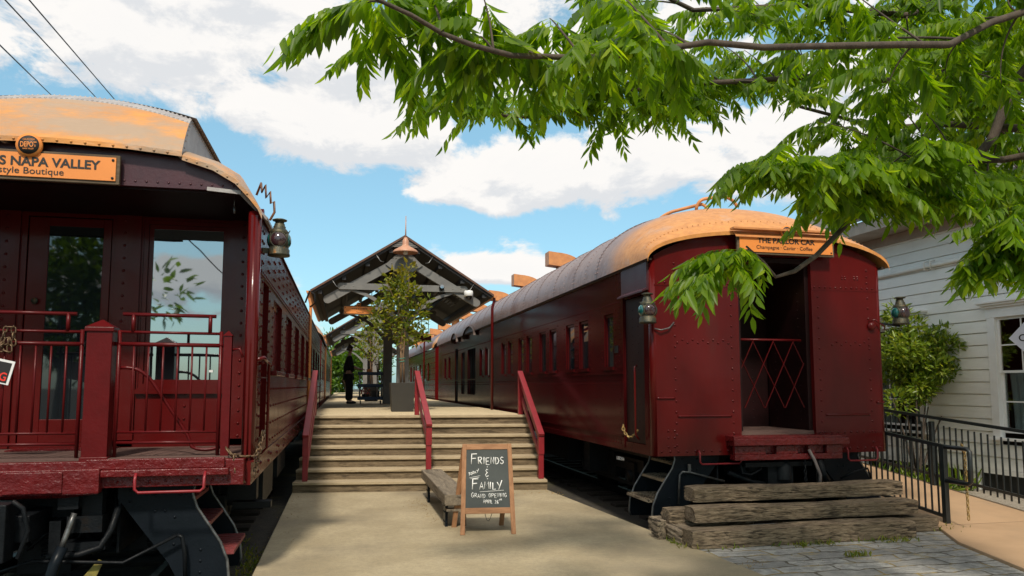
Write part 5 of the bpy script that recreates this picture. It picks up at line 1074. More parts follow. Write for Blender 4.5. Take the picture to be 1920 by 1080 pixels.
# ================================================================== BENCH, CHALKBOARD
t = T('timber_bench', 'low bench of one thick grey timber on black steel brackets', 'bench', (1.42, 10.6, 0))
o = MB().box(1.27, 1.60, 9.46, 12.35, .285, .425).build('seat', BENCHW, t, bevel=.012)
for yy in (9.72, 11.72):
    m = MB().box(1.30, 1.335, yy - .08, yy + .08, 0.0, .285).box(1.535, 1.57, yy - .08, yy + .08, 0.0, .285).box(1.28, 1.59, yy - .09, yy + .09, .262, .284)
    m.rivets([(x, yy - .081, zz) for x in (1.317, 1.552) for zz in (.05, .12, .2)], (0, -1, 0), .014).rivets([(1.30, yy + q, zz) for q in (-.04, .04) for zz in (.06, .18)], (-1, 0, 0), .014); m.build('bracket_leg', BLACKB, t)
MB().box(1.30, 1.75, 9.5, 9.62, .21, .24).build('cross_board', BENCHW, t)

A = T('chalkboard_sign', 'wooden A-frame chalkboard announcing FRIENDS and FAMILY grand opening on the pavement', 'sign', (1.74, 9.05, 0))
def fr(u, v, d=0.0):
    """front leaf: u across, v up the leaf (0..1.09), d out of it"""
    b0 = Vector((1.405, 9.06, 0)); b1 = Vector((2.075, 8.985, 0)); ac = (b1 - b0).normalized(); W_ = (b1 - b0).length
    lean = Vector((ac.y * -1, ac.x, 0)); upv = (Vector((0, 0, 1)) * 1.0 + lean * .235).normalized(); c = (b0 + b1) / 2; tap = 1 - .085 * v
    n_ = ac.cross(upv); return c + ac * (u * W_ / 2 * tap) + upv * v - n_ * -d
def slab(m, us, vs, d0, d1):
    q = [(us[0], vs[0]), (us[1], vs[0]), (us[1], vs[1]), (us[0], vs[1])]
    P = [fr(a, b, d0) for a, b in q] + [fr(a, b, d1) for a, b in q]; return m.add(P, [(3, 2, 1, 0), (4, 5, 6, 7), (0, 1, 5, 4), (1, 2, 6, 5), (2, 3, 7, 6), (3, 0, 4, 7)])
for u0, u1 in ((-1, -.83), (.83, 1)): m = MB(); slab(m, (u0, u1), (0, 1.09), -.012, .012); m.build('frame_leg', FRAMEW, A, bevel=.003)
for v0, v1 in ((1.02, 1.089), (.245, .315)): m = MB(); slab(m, (-.829, .829), (v0, v1), -.010, .010); m.build('frame_rail', wood('orange pine rail', (.37, .19, .095), (.26, .125, .06), 'x', (.12, .05, .022), rough=.6, bump=.2, t=(.58, .8)), A, bevel=.003)
m = MB(); slab(m, (-.829, .829), (.316, 1.019), -.004, .002); m.build('chalkboard', CHALKB, A)
def bk(u, v, d=0.0):
    f = fr(u, v, d); top = fr(u, 1.06, 0); base = fr(u, 0, 0); y = 9.58 + (top.y + .02 - 9.58) * v / 1.06; return Vector((f.x - .03 * (1 - v), y + d, v * .985))
for u0, u1 in ((-1, -.83), (.83, 1)):
    P = [bk(a, b, d) for d in (-.012, .012) for a, b in ((u0, 0), (u1, 0), (u1, 1.04), (u0, 1.04))]; MB().add(P, [(3, 2, 1, 0), (4, 5, 6, 7), (0, 1, 5, 4), (1, 2, 6, 5), (2, 3, 7, 6), (3, 0, 4, 7)]).build('back_leg', FRAMEW, A)
for v0, v1 in ((.97, 1.03), (.245, .31)):
    P = [bk(a, b, d) for d in (-.01, .01) for a, b in ((-.83, v0), (.83, v0), (.83, v1), (-.83, v1))]; MB().add(P, [(3, 2, 1, 0), (4, 5, 6, 7), (0, 1, 5, 4), (1, 2, 6, 5), (2, 3, 7, 6), (3, 0, 4, 7)]).build('back_rail', FRAMEW, A)
P = [bk(a, b, d) for d in (-.002, .003) for a, b in ((-.83, .31), (.83, .31), (.83, .97), (-.83, .97))]; MB().add(P, [(3, 2, 1, 0), (4, 5, 6, 7), (0, 1, 5, 4), (1, 2, 6, 5), (2, 3, 7, 6), (3, 0, 4, 7)]).build('back_board', SIGNK, A)
m = MB(); a = fr(.15, .25); b = bk(.15, .25); m.tube([a.lerp(b, q / 8) - Vector((0, 0, .13 * math.sin(math.pi * q / 8))) for q in range(9)], .004, 5); m.build('stay_chain', STEEL, A)
G = {'F': [[(0, 0), (.04, 1)], [(.0, 1), (.62, 1.02)], [(.02, .55), (.5, .58)]], 'R': [[(.05, 0), (.02, 1), (.45, .98), (.55, .76), (.4, .56), (.06, .5)], [(.2, .5), (.58, 0)]], 'I': [[(.3, 0), (.3, 1)], [(.05, 1), (.55, 1)], [(.05, 0), (.55, 0)]], 'i': [[(.15, 0), (.17, 1)]],
     'E': [[(.55, 1), (.05, .98), (.05, .02), (.58, 0)], [(.05, .5), (.45, .52)]], 'N': [[(.05, 0), (.08, 1), (.52, .03), (.55, 1)]], 'D': [[(.05, 0), (.08, 1), (.4, .9), (.58, .5), (.4, .1), (.05, 0)]], 'S': [[(.55, .88), (.3, 1), (.08, .8), (.2, .56), (.48, .44), (.55, .2), (.3, 0), (.03, .14)]],
     'A': [[(0, 0), (.3, 1), (.6, 0)], [(.12, .36), (.5, .38)]], 'M': [[(0, 0), (.1, 1), (.35, .3), (.6, 1), (.7, 0)]], 'L': [[(.08, 1), (.05, .02), (.52, .05)]], 'Y': [[(.0, 1), (.3, .5)], [(.75, 1.25), (.2, -.1)]], 'T': [[(.3, 0), (.32, 1)], [(0, 1), (.62, 1.02)]],
     'O': [[(.3, 1), (.06, .75), (.06, .25), (.3, 0), (.54, .25), (.54, .75), (.3, 1)]], 'G': [[(.55, .85), (.3, 1), (.06, .7), (.06, .25), (.3, 0), (.55, .2), (.55, .48), (.32, .48)]], 'P': [[(.05, 0), (.06, 1), (.45, .98), (.55, .75), (.42, .52), (.06, .5)]], '2': [[(.05, .8), (.28, 1), (.5, .78), (.05, .02), (.55, .03)]], '6': [[(.45, 1), (.12, .6), (.08, .2), (.3, 0), (.52, .2), (.35, .48), (.1, .36)]],
     'H': [[(.05, 0), (.05, 1)], [(.52, 0), (.52, 1)], [(.05, .5), (.52, .5)]], '&': [[(.5, .9), (.25, 1.0), (.1, .8), (.3, .6), (.45, .56)], [(.45, .56), (.3, .52), (.04, .3), (.2, .02), (.45, .1), (.55, .2)]], ' ': []}
def chalk(word, u0, v0, u1, h, first=1.0, r=.0058, tilt=0.0):
    """hand lettering: u0..u1 across the board (-.83 .. .83), base line v0, cap height h; first letter taller"""
    m = MB(); n = len(word); ws = [(.72 * (first if i == 0 else 1)) if c not in 'iI' else .42 for i, c in enumerate(word)]; tot = sum(ws); x = u0; sc_ = (u1 - u0) / tot
    for i, c in enumerate(word):
        k_ = first if i == 0 else 1; jit = random.uniform(-.006, .006)
        for st_ in G[c]:
            P = [fr(x + a * sc_ * k_ * .95, v0 + jit + b * h * k_ + (x + a * sc_ - u0) * tilt, .0035) for a, b in st_]
            m.tube(P, r * random.uniform(.85, 1.1), 5)
        x += ws[i] * sc_
    m.build('chalk_lettering', CHALK, A)
chalk('FRiENDS', -.63, .835, .70, .085, 1.45, .0066); chalk('TODAY', -.74, .70, -.34, .032, 1.2, .0040, .10); chalk('&', -.08, .685, .08, .095, 1, .0056); chalk('FAMiLY', -.58, .535, .56, .085, 1.45, .0066)
chalk('GRAND OPENiNG', -.62, .435, .74, .048, 1.2, .0042); chalk('APRiL 26', -.17, .365, .42, .042, 1.1, .0042); chalk('TH', .43, .395, .54, .022, 1, .0030)
m = MB(); m.tube([fr(-.30, .505, .0035), fr(.62, .52, .0035)], .0028, 5); m.tube([fr(-.70, .675, .0035), fr(-.28, .70, .0035)], .0026, 5); m.tube([fr(-.66, .662, .0035), fr(-.32, .68, .0035)], .0024, 5); m.tube([fr(0, .80, .0035), fr(0, .81, .0035)], .005, 5); m.tube([fr(0, .665, .0035), fr(0, .655, .0035)], .005, 5); m.build('chalk_lettering', CHALK, A)

# ================================================================== CART, BOX, PERSON
t = T('service_cart', 'dark blue three shelf service cart with pale tube legs standing on the platform', 'cart', (.87, 24.85, 1.19))
cz = 1.19
for z in (.13, .54, .93): m = MB().box(.46, 1.28, 24.6, 25.1, cz + z, cz + z + .025).box(.46, 1.28, 24.6, 24.62, cz + z + .025, cz + z + .10).box(.46, 1.28, 25.08, 25.1, cz + z + .025, cz + z + .10).box(.46, .48, 24.62, 25.08, cz + z + .025, cz + z + .10).box(1.26, 1.28, 24.62, 25.08, cz + z + .025, cz + z + .10); m.build('shelf', BLUE, t, bevel=.008)
for x in (.53, 1.08, 1.23):
    for y in (24.66, 25.04):
        if x != 1.08 or y < 24.8: MB().tube([(x, y, cz + .12), (x, y, cz + .98)], .022, 8).build('leg', ALU, t)
for x in (.56, 1.2):
    for y in (24.68, 25.02): MB().lathe((x - .015, y, cz + .055), [(0, 0), (.055, 0), (.055, .03), (0, .03)], 12, (1, 0, 0)).build('caster', BLACK, t)
def crate(name, x0, x1, y0, y1, z0, z1, mat, label, cat):
    t = T(name, label, cat, ((x0 + x1) / 2, (y0 + y1) / 2, z0)); th = .012
    MB().box(x0, x1, y0, y0 + th, z0, z1).box(x0, x1, y1 - th, y1, z0, z1).box(x0, x0 + th, y0 + th, y1 - th, z0, z1).box(x1 - th, x1, y0 + th, y1 - th, z0, z1).box(x0 + th, x1 - th, y0 + th, y1 - th, z0, z0 + .012).build(name + '_body', mat, t, bevel=.004); MB().box(x0 - .006, x1 + .006, y0 - .006, y1 + .006, z1 + .001, z1 + .02).build('rim', mat, t)
    return t
crate('small_box', .74, .89, 24.7, 24.85, cz + .956, cz + 1.10, SIGNO, 'small orange box on the top shelf of the blue cart', 'box')
crate('plastic_tub', .92, 1.16, 24.7, 24.95, cz + .156, cz + .40, PLANTER, 'pale grey tub on the bottom shelf of the blue cart', 'tub')
t = T('flower_bunch', 'bunch of pale and copper flowers standing on the top shelf of the blue cart', 'flowers', (1.1, 24.85, cz + .956)); n = 90
V, F = cloud_leaves([(1.10, 24.85, cz + 1.36, .14), (1.16, 24.85, cz + 1.28, .1)], n, .07, .035); mesh_np('petals', V, F, LITTER, t); m = MB()
for q in range(7): m.tube([(1.09 + q * .006, 24.85, cz + .957), (1.04 + q * .02, 24.85, cz + 1.3)], .006, 4)
m.build('stem', STAKE, t)
t = T('flower_pot', 'pot of red flowers on the bottom shelf of the blue cart', 'flower pot', (.72, 24.85, cz + .156)); MB().lathe((.72, 24.85, cz + .156), [(0, 0), (.09, 0), (.12, .16), (.11, .16)], 14).build('pot', PLANTER, t); V, F = cloud_leaves([(.72, 24.85, cz + .40, .16), (.62, 24.85, cz + .36, .1)], 120, .07, .04); mesh_np('petals', V, F, FLOWER, t)

def skin(name, joints, edges, mat, parent, root=0, sub=2):
    me = bpy.data.meshes.new(name); o = org(parent); me.from_pydata([tuple(Vector(j[:3]) - o) for j in joints], edges, []); me.materials.append(mat)
    ob = bpy.data.objects.new(name, me); COL.objects.link(ob); ob.parent = parent
    sk = ob.modifiers.new('skin', 'SKIN'); sk.use_smooth_shade = True
    if not me.skin_vertices: me.attributes
    for i, j in enumerate(joints):
        sv = me.skin_vertices[0].data[i]; r = j[3]; sv.radius = (r, j[4] if len(j) > 4 else r); sv.use_root = (i == root)
    ss = ob.modifiers.new('sub', 'SUBSURF'); ss.levels = sub; ss.render_levels = sub
    return ob
def person(x, y, z, k=1.06):
    t = T('person', 'person in black shirt and black trousers standing at the blue cart', 'person', (x, y, z))
    q = lambda a, b, c, r, r2=None: (x + a * k, y + b * k, z + c * k, r * k) + ((r2 * k,) if r2 else ())
    body = [q(0, 0, .95, .12), q(0, 0, 1.18, .115), q(.01, 0, 1.40, .12), q(.02, 0, 1.50, .055), q(.035, 0, 1.58, .05), q(.05, 0, 1.67, .082, .075), q(.045, 0, 1.75, .070),
            q(.02, -.17, 1.42, .055), q(.06, -.21, 1.17, .042), q(.28, -.17, 1.06, .034), q(.36, -.16, 1.05, .026), q(.02, .17, 1.42, .055), q(.07, .21, 1.17, .042), q(.29, .15, 1.08, .034), q(.37, .14, 1.07, .026),
            q(0, -.09, .88, .088), q(.02, -.10, .50, .058), q(-.02, -.10, .09, .04), q(.14, -.11, .04, .032), q(0, .09, .88, .088), q(.05, .10, .50, .058), q(.06, .10, .09, .04), q(.22, .11, .04, .032)]
    E = [(0, 1), (1, 2), (2, 3), (3, 4), (4, 5), (5, 6), (2, 7), (7, 8), (8, 9), (9, 10), (2, 11), (11, 12), (12, 13), (13, 14), (0, 15), (15, 16), (16, 17), (17, 18), (0, 19), (19, 20), (20, 21), (21, 22)]
    for s, h in ((-1, 10), (1, 14)):
        hx, hy, hz = body[h][:3]
        for f, ln in enumerate((.075, .085, .08, .065)):
            i = len(body); o_ = (f - 1.5) * .019 * k
            body += [(hx + .045 * k, hy + o_, hz, .010), (hx + (.045 + ln * .5) * k, hy + o_, hz - .008, .0085), (hx + (.045 + ln) * k, hy + o_ * .9, hz - .03, .007)]; E += [(h, i), (i, i + 1), (i + 1, i + 2)]
        i = len(body); body += [(hx + .02 * k, hy - s * .035, hz + .01, .011), (hx + .05 * k, hy - s * .05, hz + .005, .008)]; E += [(h, i), (i, i + 1)]
    skin('body', body, E, SKIN, t)
    shirt = [q(0, 0, .90, .19, .17), q(0, 0, 1.15, .18, .17), q(.01, 0, 1.40, .17), q(.02, 0, 1.475, .075), q(.02, -.17, 1.42, .078), q(.06, -.21, 1.17, .062), q(.17, -.19, 1.11, .05), q(.02, .17, 1.42, .078), q(.07, .21, 1.17, .062), q(.18, .18, 1.12, .05)]
    skin('shirt', shirt, [(0, 1), (1, 2), (2, 3), (2, 4), (4, 5), (5, 6), (2, 7), (7, 8), (8, 9)], CLOTH, t)
    tr_ = [q(0, 0, .96, .17, .16), q(0, -.09, .86, .135), q(.02, -.10, .50, .105), q(-.02, -.10, .10, .08), q(0, .09, .86, .135), q(.05, .10, .50, .105), q(.06, .10, .10, .08)]
    skin('trousers', tr_, [(0, 1), (1, 2), (2, 3), (0, 4), (4, 5), (5, 6)], CLOTH, t)
    for a, b in ((-.03, -.10), (.05, .10)): skin('shoe', [q(a - .03, b, .045, .045), q(a + .08, b, .045, .045), q(a + .20, b * 1.1, .035, .034)], [(0, 1), (1, 2)], SIGNK, t, 1)
    skin('hair', [q(-.01, 0, 1.64, .06), q(.01, 0, 1.72, .088), q(.06, 0, 1.785, .066)], [(0, 1), (1, 2)], HAIR, t, 1)
    MB().lathe(q(.135, 0, 1.665, 1)[:3], [(.018, 0), (.012, .012), (0, .022)], 8, (1, 0, -.2)).build('nose', SKIN, t)
    for s in (-1, 1):
        MB().lathe(q(.118, s * .03, 1.69, 1)[:3], [(.012, 0), (.008, .008), (0, .011)], 8, (1, 0, 0)).build('eye', SIGNK, t); MB().lathe(q(.04, s * .08, 1.67, 1)[:3], [(.03, 0), (.028, .012), (.012, .016)], 8, (0, s, 0)).build('ear', SKIN, t)
    MB().bar(q(.122, -.022, 1.615, 1)[:3], q(.122, .022, 1.615, 1)[:3], .012, .008).build('mouth', M('lips', (.3, .1, .08)), t)
person(.17, 25.0, 1.19)

# ================================================================== OVERHEAD TREE
TW=[(0.38,3.66,3.77),(1.40,3.29,3.52),(1.01,3.59,3.69),(0.02,3.45,3.52),(0.58,3.27,3.39),(1.47,3.82,4.02),(1.16,3.25,3.37),(0.79,3.51,3.41),(0.17,3.49,3.65),(0.59,3.27,3.62),(0.12,3.80,3.55),(2.66,6.04,4.22),(0.68,5.17,3.79),(2.00,6.13,4.49),(1.21,5.00,3.84),(1.57,5.36,3.92),(2.88,5.73,4.35),(2.13,5.63,4.04),(2.05,5.08,4.10),(2.48,5.08,3.85),(1.55,5.45,4.09),(2.64,5.83,4.32),(0.80,5.00,3.81),(1.12,5.84,4.11),(2.09,5.14,3.85),(1.68,5.27,3.92),(1.86,5.08,4.06),(1.15,5.35,3.95),(2.47,5.18,3.94),(2.31,5.06,4.12),(3.32,6.16,5.00),(4.83,4.08,3.89),(3.64,3.81,3.73),(1.93,5.21,4.82),(4.37,5.80,4.08),(3.02,3.84,4.21),(2.85,4.40,4.20),(7.68,6.84,5.87),(4.57,4.23,3.25),(3.58,5.21,4.99),(4.65,4.75,4.89),(4.22,4.45,3.23),(5.20,6.26,5.10),(1.60,3.89,3.85),(4.89,5.53,5.16),(7.21,6.71,4.86),(6.33,5.63,4.83),(2.17,4.29,4.39),(3.78,6.08,4.68),(6.83,6.69,5.25),(2.95,6.40,5.03),(4.11,3.73,4.28),(3.78,5.16,4.63),(7.50,6.37,4.38),(2.13,5.31,4.32),(3.74,6.27,5.59),(6.14,6.13,5.28),(3.27,4.81,3.94),(3.07,3.64,3.52),(4.19,5.47,4.49),(5.99,6.12,4.23),(5.99,5.78,4.13),(4.95,5.86,4.12),(6.22,6.70,4.79),(3.44,3.82,3.27),(4.51,3.93,4.33),(1.37,3.71,3.66),(7.46,6.31,6.14),(3.23,6.63,4.69),(5.11,4.71,4.57),(3.73,4.13,3.22),(3.97,5.77,5.02),(4.00,5.03,3.67),(3.12,4.45,4.11),(7.25,6.42,4.90),(4.45,4.96,4.32),(5.23,5.19,3.68),(3.12,5.77,4.47),(3.84,4.39,4.26),(6.21,5.96,5.36),(2.87,5.43,4.85),(5.83,6.77,6.13),(3.76,5.04,4.12),(3.58,6.06,4.90),(4.93,5.70,3.87),(4.96,5.03,4.09),(2.22,5.79,5.00),(6.69,6.23,5.71),(3.55,4.85,4.77),(4.21,6.27,4.87),(5.82,5.04,3.65),(3.13,3.89,3.15),(5.53,5.57,4.55),(4.38,5.36,4.88),(6.58,5.53,4.81),(4.07,3.82,3.71),(7.60,6.67,3.84),(4.52,4.02,3.50),(3.66,3.93,4.10),(3.58,5.00,3.84),(4.61,3.93,3.10),(2.63,4.30,4.25),(6.06,6.46,5.93),(2.53,5.35,4.35),(5.19,4.45,4.47),(4.12,4.01,4.45),(6.46,6.65,5.89),(7.82,6.67,4.42),(4.06,4.85,4.06),(5.57,5.35,3.84),(7.03,5.97,5.28),(6.46,6.23,4.71),(4.28,4.83,3.75),(6.27,5.65,5.32),(5.70,6.61,5.58),(6.70,5.72,4.53),(6.25,6.53,4.83),(5.84,5.25,3.55),(5.38,5.59,3.71),(6.09,5.87,5.00),(5.98,6.77,5.46),(6.17,6.13,5.48),(6.25,5.89,5.69),(4.47,5.17,4.99),(5.54,5.02,4.62),(5.75,4.90,4.37),(5.62,5.48,3.60),(4.74,4.94,4.36),(6.06,6.64,6.08),(5.92,5.30,3.86),(5.67,5.93,5.20),(6.38,6.26,5.38),(6.21,6.74,5.27),(5.02,5.58,3.80),(6.70,6.20,4.40),(6.67,6.54,4.50),(7.43,6.42,4.58),(5.75,5.35,4.58),(6.89,6.86,5.29),(6.49,5.82,4.60),(4.66,5.51,4.83),(4.26,4.82,4.03),(6.08,6.66,5.85),(7.76,6.63,5.95),(2.96,4.43,3.37),(4.63,4.59,3.08),(3.85,4.57,3.29),(3.31,4.24,3.31),(2.34,3.87,3.09),(3.29,4.05,2.99),(4.14,4.49,3.24),(4.01,3.77,2.89),(2.79,3.86,3.13),(3.13,4.28,3.10),(3.75,4.26,3.04),(3.62,4.12,3.22),(3.88,4.25,3.04),(4.05,3.74,2.81),(4.06,4.14,3.09),(3.41,4.49,3.17),(4.56,4.80,3.26),(3.86,4.73,3.49),(2.48,3.84,3.07),(3.10,3.95,3.08),(3.46,4.74,3.13),(4.71,4.62,3.25),(2.65,3.87,3.09),(3.49,4.31,3.16),(2.90,3.84,3.06),(4.74,4.59,3.07),(3.11,4.22,3.18),(3.69,3.99,3.17),(2.55,4.10,3.19),(3.01,4.01,3.22),(2.16,3.97,2.52),(2.44,4.08,2.50),(2.32,4.08,2.49),(2.26,4.07,2.48),(2.10,3.91,2.43),(4.37,4.22,2.71),(4.16,3.77,2.54),(4.22,3.83,2.80),(4.42,4.18,2.62),(4.14,3.79,2.66),(4.08,3.84,2.77),(4.06,3.73,2.44),(3.90,3.80,2.76),(4.04,3.82,2.63)]
LIMB=[[(5.12,3.84,4.48),(4.37,3.74,4.23),(3.84,3.65,4.01),(3.43,3.55,3.78),(3.01,3.45,3.69),(2.67,3.45,3.65),(2.12,3.40,3.56),(1.78,3.35,3.53),(1.35,3.35,3.42),(1.00,3.30,3.35),(0.73,3.25,3.31),(0.54,3.15,3.29),(0.40,3.15,3.33),(0.25,3.05,3.35),(0.14,3.05,3.39),(-0.02,2.96,3.41)],
[(7.55,6.00,4.95),(6.53,6.00,4.75),(5.49,5.90,4.67),(4.31,5.80,4.62),(3.49,5.70,4.45),(2.73,5.60,4.31),(2.11,5.60,4.26),(1.63,5.50,4.13)],
[(2.73,5.60,4.31),(2.17,5.50,4.16),(1.76,5.50,3.99),(1.39,5.40,3.84),(1.05,5.40,3.83),(0.67,5.30,3.85)],
[(6.76,5.00,3.18),(5.76,4.90,3.52),(4.98,4.70,3.54),(4.20,4.50,3.42),(3.57,4.30,3.10),(3.19,4.20,2.84),(2.88,4.10,2.60),(2.66,4.00,2.48),(2.53,4.00,2.44),(2.45,4.00,2.53),(2.34,4.00,2.62)],
[(6.01,4.50,5.12),(5.34,4.50,4.52),(5.01,4.60,4.10),(4.89,4.70,3.70),(4.47,4.60,3.35),(3.74,4.30,3.15),(3.09,4.20,3.12),(2.52,4.10,3.04)],
[(5.72,4.20,3.44),(4.85,4.10,3.05),(4.41,4.00,2.78),(4.23,4.00,2.60),(4.05,4.00,2.49)],
[(6.70,5.00,5.70),(5.52,5.00,5.25),(4.61,5.20,4.92),(3.59,5.20,4.89),(2.64,5.20,4.74),(2.11,5.00,4.78)],
[(8.92,6.50,4.97),(7.29,6.40,4.56),(6.06,6.20,4.34),(4.96,6.00,4.24),(3.97,5.80,4.29)]]

TR = T('pistache_tree', 'large broad tree with drooping green pinnate leaves reaching in over the closed carriage', 'tree', (5.7, 3.2, 0))
TT = Vector((5.75, 3.35, 3.0)); m = MB()
m.tube([(5.7, 3.2, -.05), (5.68, 3.2, .25), (5.66, 3.22, 1.2), (5.7, 3.3, 2.2), TT], [.34, .26, .22, .20, .19], 12); m.build('trunk', BARK, TR)
nodes = []; m = MB()
for li, l in enumerate(LIMB):
    P = [Vector(p) for p in l if li == 2 or p[0] < 5.65]
    if li != 2: P = bez(TT, (TT + P[0]) / 2 + Vector((0, 0, .35)), P[0], 4)[:-1] + P
    n = len(P); r0, r1 = ((.033, .008), (.055, .012), (.03, .008), (.045, .006), (.085, .014), (.05, .01), (.06, .014), (.06, .014))[li]
    m.tube(P, [r0 + (r1 - r0) * (i / (n - 1)) ** .7 for i in range(n)], 8)
    for a, b in zip(P, P[1:]):
        for q in range(4): nodes.append(a.lerp(b, q / 4))
for q in range(7):   # high limbs for the out-of-view crown that is added for shade
    e = Vector((random.uniform(.5, 7), random.uniform(.5, 5.5), random.uniform(6, 8))); P = bez(TT, (TT + e) / 2 + Vector((0, 0, .8)), e, 8); m.tube(P, .10, 7, .025); nodes += P[3:]
tips = [Vector(p) for p in TW]; nvis = len(tips)
for q in range(24):  # out-of-view leaf clusters added overhead to shade the carriage end
    d = Vector((random.gauss(0, 1), random.gauss(0, 1), random.gauss(0, 1))).normalized() * random.uniform(.5, 1)
    c, rd = ((5.4, 4.2, 7.2), (2.2, 2.0, 1.4)) if q < 24 else ((-.1, 2.2, 6.9), (1.9, 2.2, 1.1))
    tips.append(Vector((c[0] + d.x * rd[0], c[1] + d.y * rd[1], c[2] + d.z * rd[2])))
NA = np.array([tuple(n) for n in nodes]); LB_, LD, LS = [], [], []
for ti, p in enumerate(tips):
    dd = np.linalg.norm(NA - np.array(p), axis=1) + np.where(NA[:, 0] < p.x - .05, .45, 0); a = Vector(NA[int(np.argmin(dd))])
    mid = (a + p) / 2 + Vector((random.uniform(-.08, .08), random.uniform(-.08, .08), .03 + .05 * (p - a).length)); n = 9; P = bez(a, mid, p, n)
    m.tube(P, .006 + .0035 * (p - a).length, 5, .0025)
    ln = (p - a).length; k0 = 2 if ln < .8 else 4
    for i in range(k0, n + 1):
        if 2.40 < P[i].x < 3.0 and 3.6 < P[i].y < 4.7 and P[i].z < 2.86: continue      # bare stretch of the drooping limb
        for s in ((0, 1) if i >= n - 1 else (random.choice((0, 1)),)):
            dv = (P[i] - P[max(0, i - 1)]).normalized(); az = math.atan2(dv.y, dv.x) + (1 if (i + s) % 2 else -1) * random.uniform(.4, 1.5) * (0.5 if i == n else 1)
            LB_.append(tuple(P[i])); LD.append((math.cos(az), math.sin(az), random.uniform(-.05, .45))); LS.append(random.uniform(.22, .40))
m.build('branches', BARK, TR)
LB_ = np.array(LB_); LD = np.array(LD); LD /= np.linalg.norm(LD, axis=1)[:, None]; LS = np.array(LS); n = len(LB_); sag = np.random.uniform(.30, .85, n)
HZ = LD.copy(); HZ[:, 2] = 0; HZ /= np.linalg.norm(HZ, axis=1)[:, None]; SD = np.stack([-HZ[:, 1], HZ[:, 0], np.zeros(n)], 1)
def rach(s): return LB_ + LD * (LS * s)[:, None] + np.array([0, 0, -1]) * (LS * sag * s * s)[:, None]
B, D_, NN, Ls, Ws = [], [], [], [], []
for i in range(10):
    s = .18 + .82 * i / 9; tan_ = LD + np.array([0, 0, -1]) * (2 * sag * s)[:, None]; tan_ /= np.linalg.norm(tan_, axis=1)[:, None]
    for sd_ in ((-1, 1) if i < 9 else (0,)):
        keep = np.random.rand(n) > .06
        d = SD * sd_ * np.random.uniform(.40, .62, n)[:, None] + tan_ * np.random.uniform(.28, .45, n)[:, None] + np.array([0, 0, -1]) * np.random.uniform(.45, .85, n)[:, None]
        if sd_ == 0: d = tan_ + np.array([0, 0, -.2])
        d += np.random.normal(size=(n, 3)) * .07; nr = np.cross(tan_, d) if sd_ else np.cross(SD, tan_); nr += np.random.normal(size=(n, 3)) * .15
        ll = LS * np.random.uniform(.24, .43, n) * (1.05 - .35 * abs(s - .6))
        B.append(rach(s)[keep]); D_.append(d[keep]); NN.append(nr[keep]); Ls.append(ll[keep]); Ws.append((ll * np.random.uniform(.27, .36, n))[keep])
V1, F1 = blades(np.concatenate(B), np.concatenate(D_), np.concatenate(NN), np.concatenate(Ls), np.concatenate(Ws), .30, np.random.uniform(-.10, .32, (sum(len(q) for q in B), 1)))
B, D_, Ls = [], [], []
for a, b in ((0, .35), (.35, .7), (.7, 1.0)): p0, p1 = rach(a), rach(b); B.append(p0); D_.append(p1 - p0); Ls.append(np.linalg.norm(p1 - p0, axis=1))
B, D_, Ls = np.concatenate(B), np.concatenate(D_), np.concatenate(Ls)
V2, F2 = blades(B, D_, np.tile([[0, 0, 1.0]], (len(B), 1)), Ls, np.full(len(B), .006), .3)
mesh_np('foliage', np.concatenate([V1, V2]), np.concatenate([F1, F2 + len(V1)]), PISTACHE, TR)

# ================================================================== BACKGROUND AND SMALL THINGS
for i, (P) in enumerate((((-4.1, 8.0, 6.9), (-4.685, 12, 7.52), (-5.85, 20, 9.07), (-9.9, 48, 14.5)), ((-4.35, 8, 6.7), (-5.0, 12, 7.48), (-6.32, 20, 9.12), (-10.9, 48, 14.8)), ((-3.9, 8, 5.6), (-5.03, 12, 6.78), (-7.34, 20, 9.09), (-15.4, 48, 17.2)))):
    o = MB().tube([Vector(P[0]) - (Vector(P[1]) - Vector(P[0])) * 2] + [Vector(p) for p in P], .012, 5).build('power_line', CABLE); at_origin(o, P[1]); tag(o, ('overhead cable reaching highest, rightmost of the three against the clouds', 'middle overhead cable of the three above the clerestory roof', 'lowest overhead cable, nearest the corner of the sky')[i], 'power line', 'overhead cables')
def far_tree(x, y, h, r, lab, z0=-.2):
    t = T('background_tree', lab, 'tree', (x, y, z0), 'trees beyond the platform')
    m = MB().tube([(x, y, z0 - .1), (x + .1, y, z0 + h * .3), (x - .1, y, z0 + h * .65)], .28, 8, .1)
    for q in range(5): a = q * 1.3; m.tube([(x, y, z0 + h * .35), (x + math.cos(a) * r * .6, y + math.sin(a) * r * .6, z0 + h * .65)], .1, 5, .03)
    m.build('trunk', BARK, t); cl_ = []
    for q in range(38):
        d = np.random.normal(size=3); d /= np.linalg.norm(d); rr = random.uniform(.4, 1); cl_.append((x + d[0] * r * rr, y + d[1] * r * rr, z0 + h * .62 + d[2] * h * .36 * rr, r * random.uniform(.2, .38)))
    V, F = cloud_leaves(cl_, 2600, .45, .2, .2); mesh_np('crown', V, F, FARLEAF, t)
far_tree(-1.2, 72, 7, 2.6, 'bright green tree at the far end of the platform beyond the canopies'); far_tree(2.6, 78, 7.5, 3.0, 'green tree behind the farthest canopy'); far_tree(-7.5, 75, 8, 3.5, 'tree far beyond the carriage with the open platform'); far_tree(9, 80, 6, 3, 'tree far beyond the closed end carriage'); far_tree(9.6, 27, 4.4, 1.6, 'leafy tree seen through the open doorways of the closed end carriage')
far_tree(.2, 64, 5.5, 1.6, 'low green tree closing the view at the end of the platform'); far_tree(-3.2, 66, 6, 2.0, 'green tree beyond the red carriage on the open platform side')
far_tree(-8.9, -9.5, 7.2, 3.2, 'street tree across from the open platform seen only as a reflection in the carriage windows')
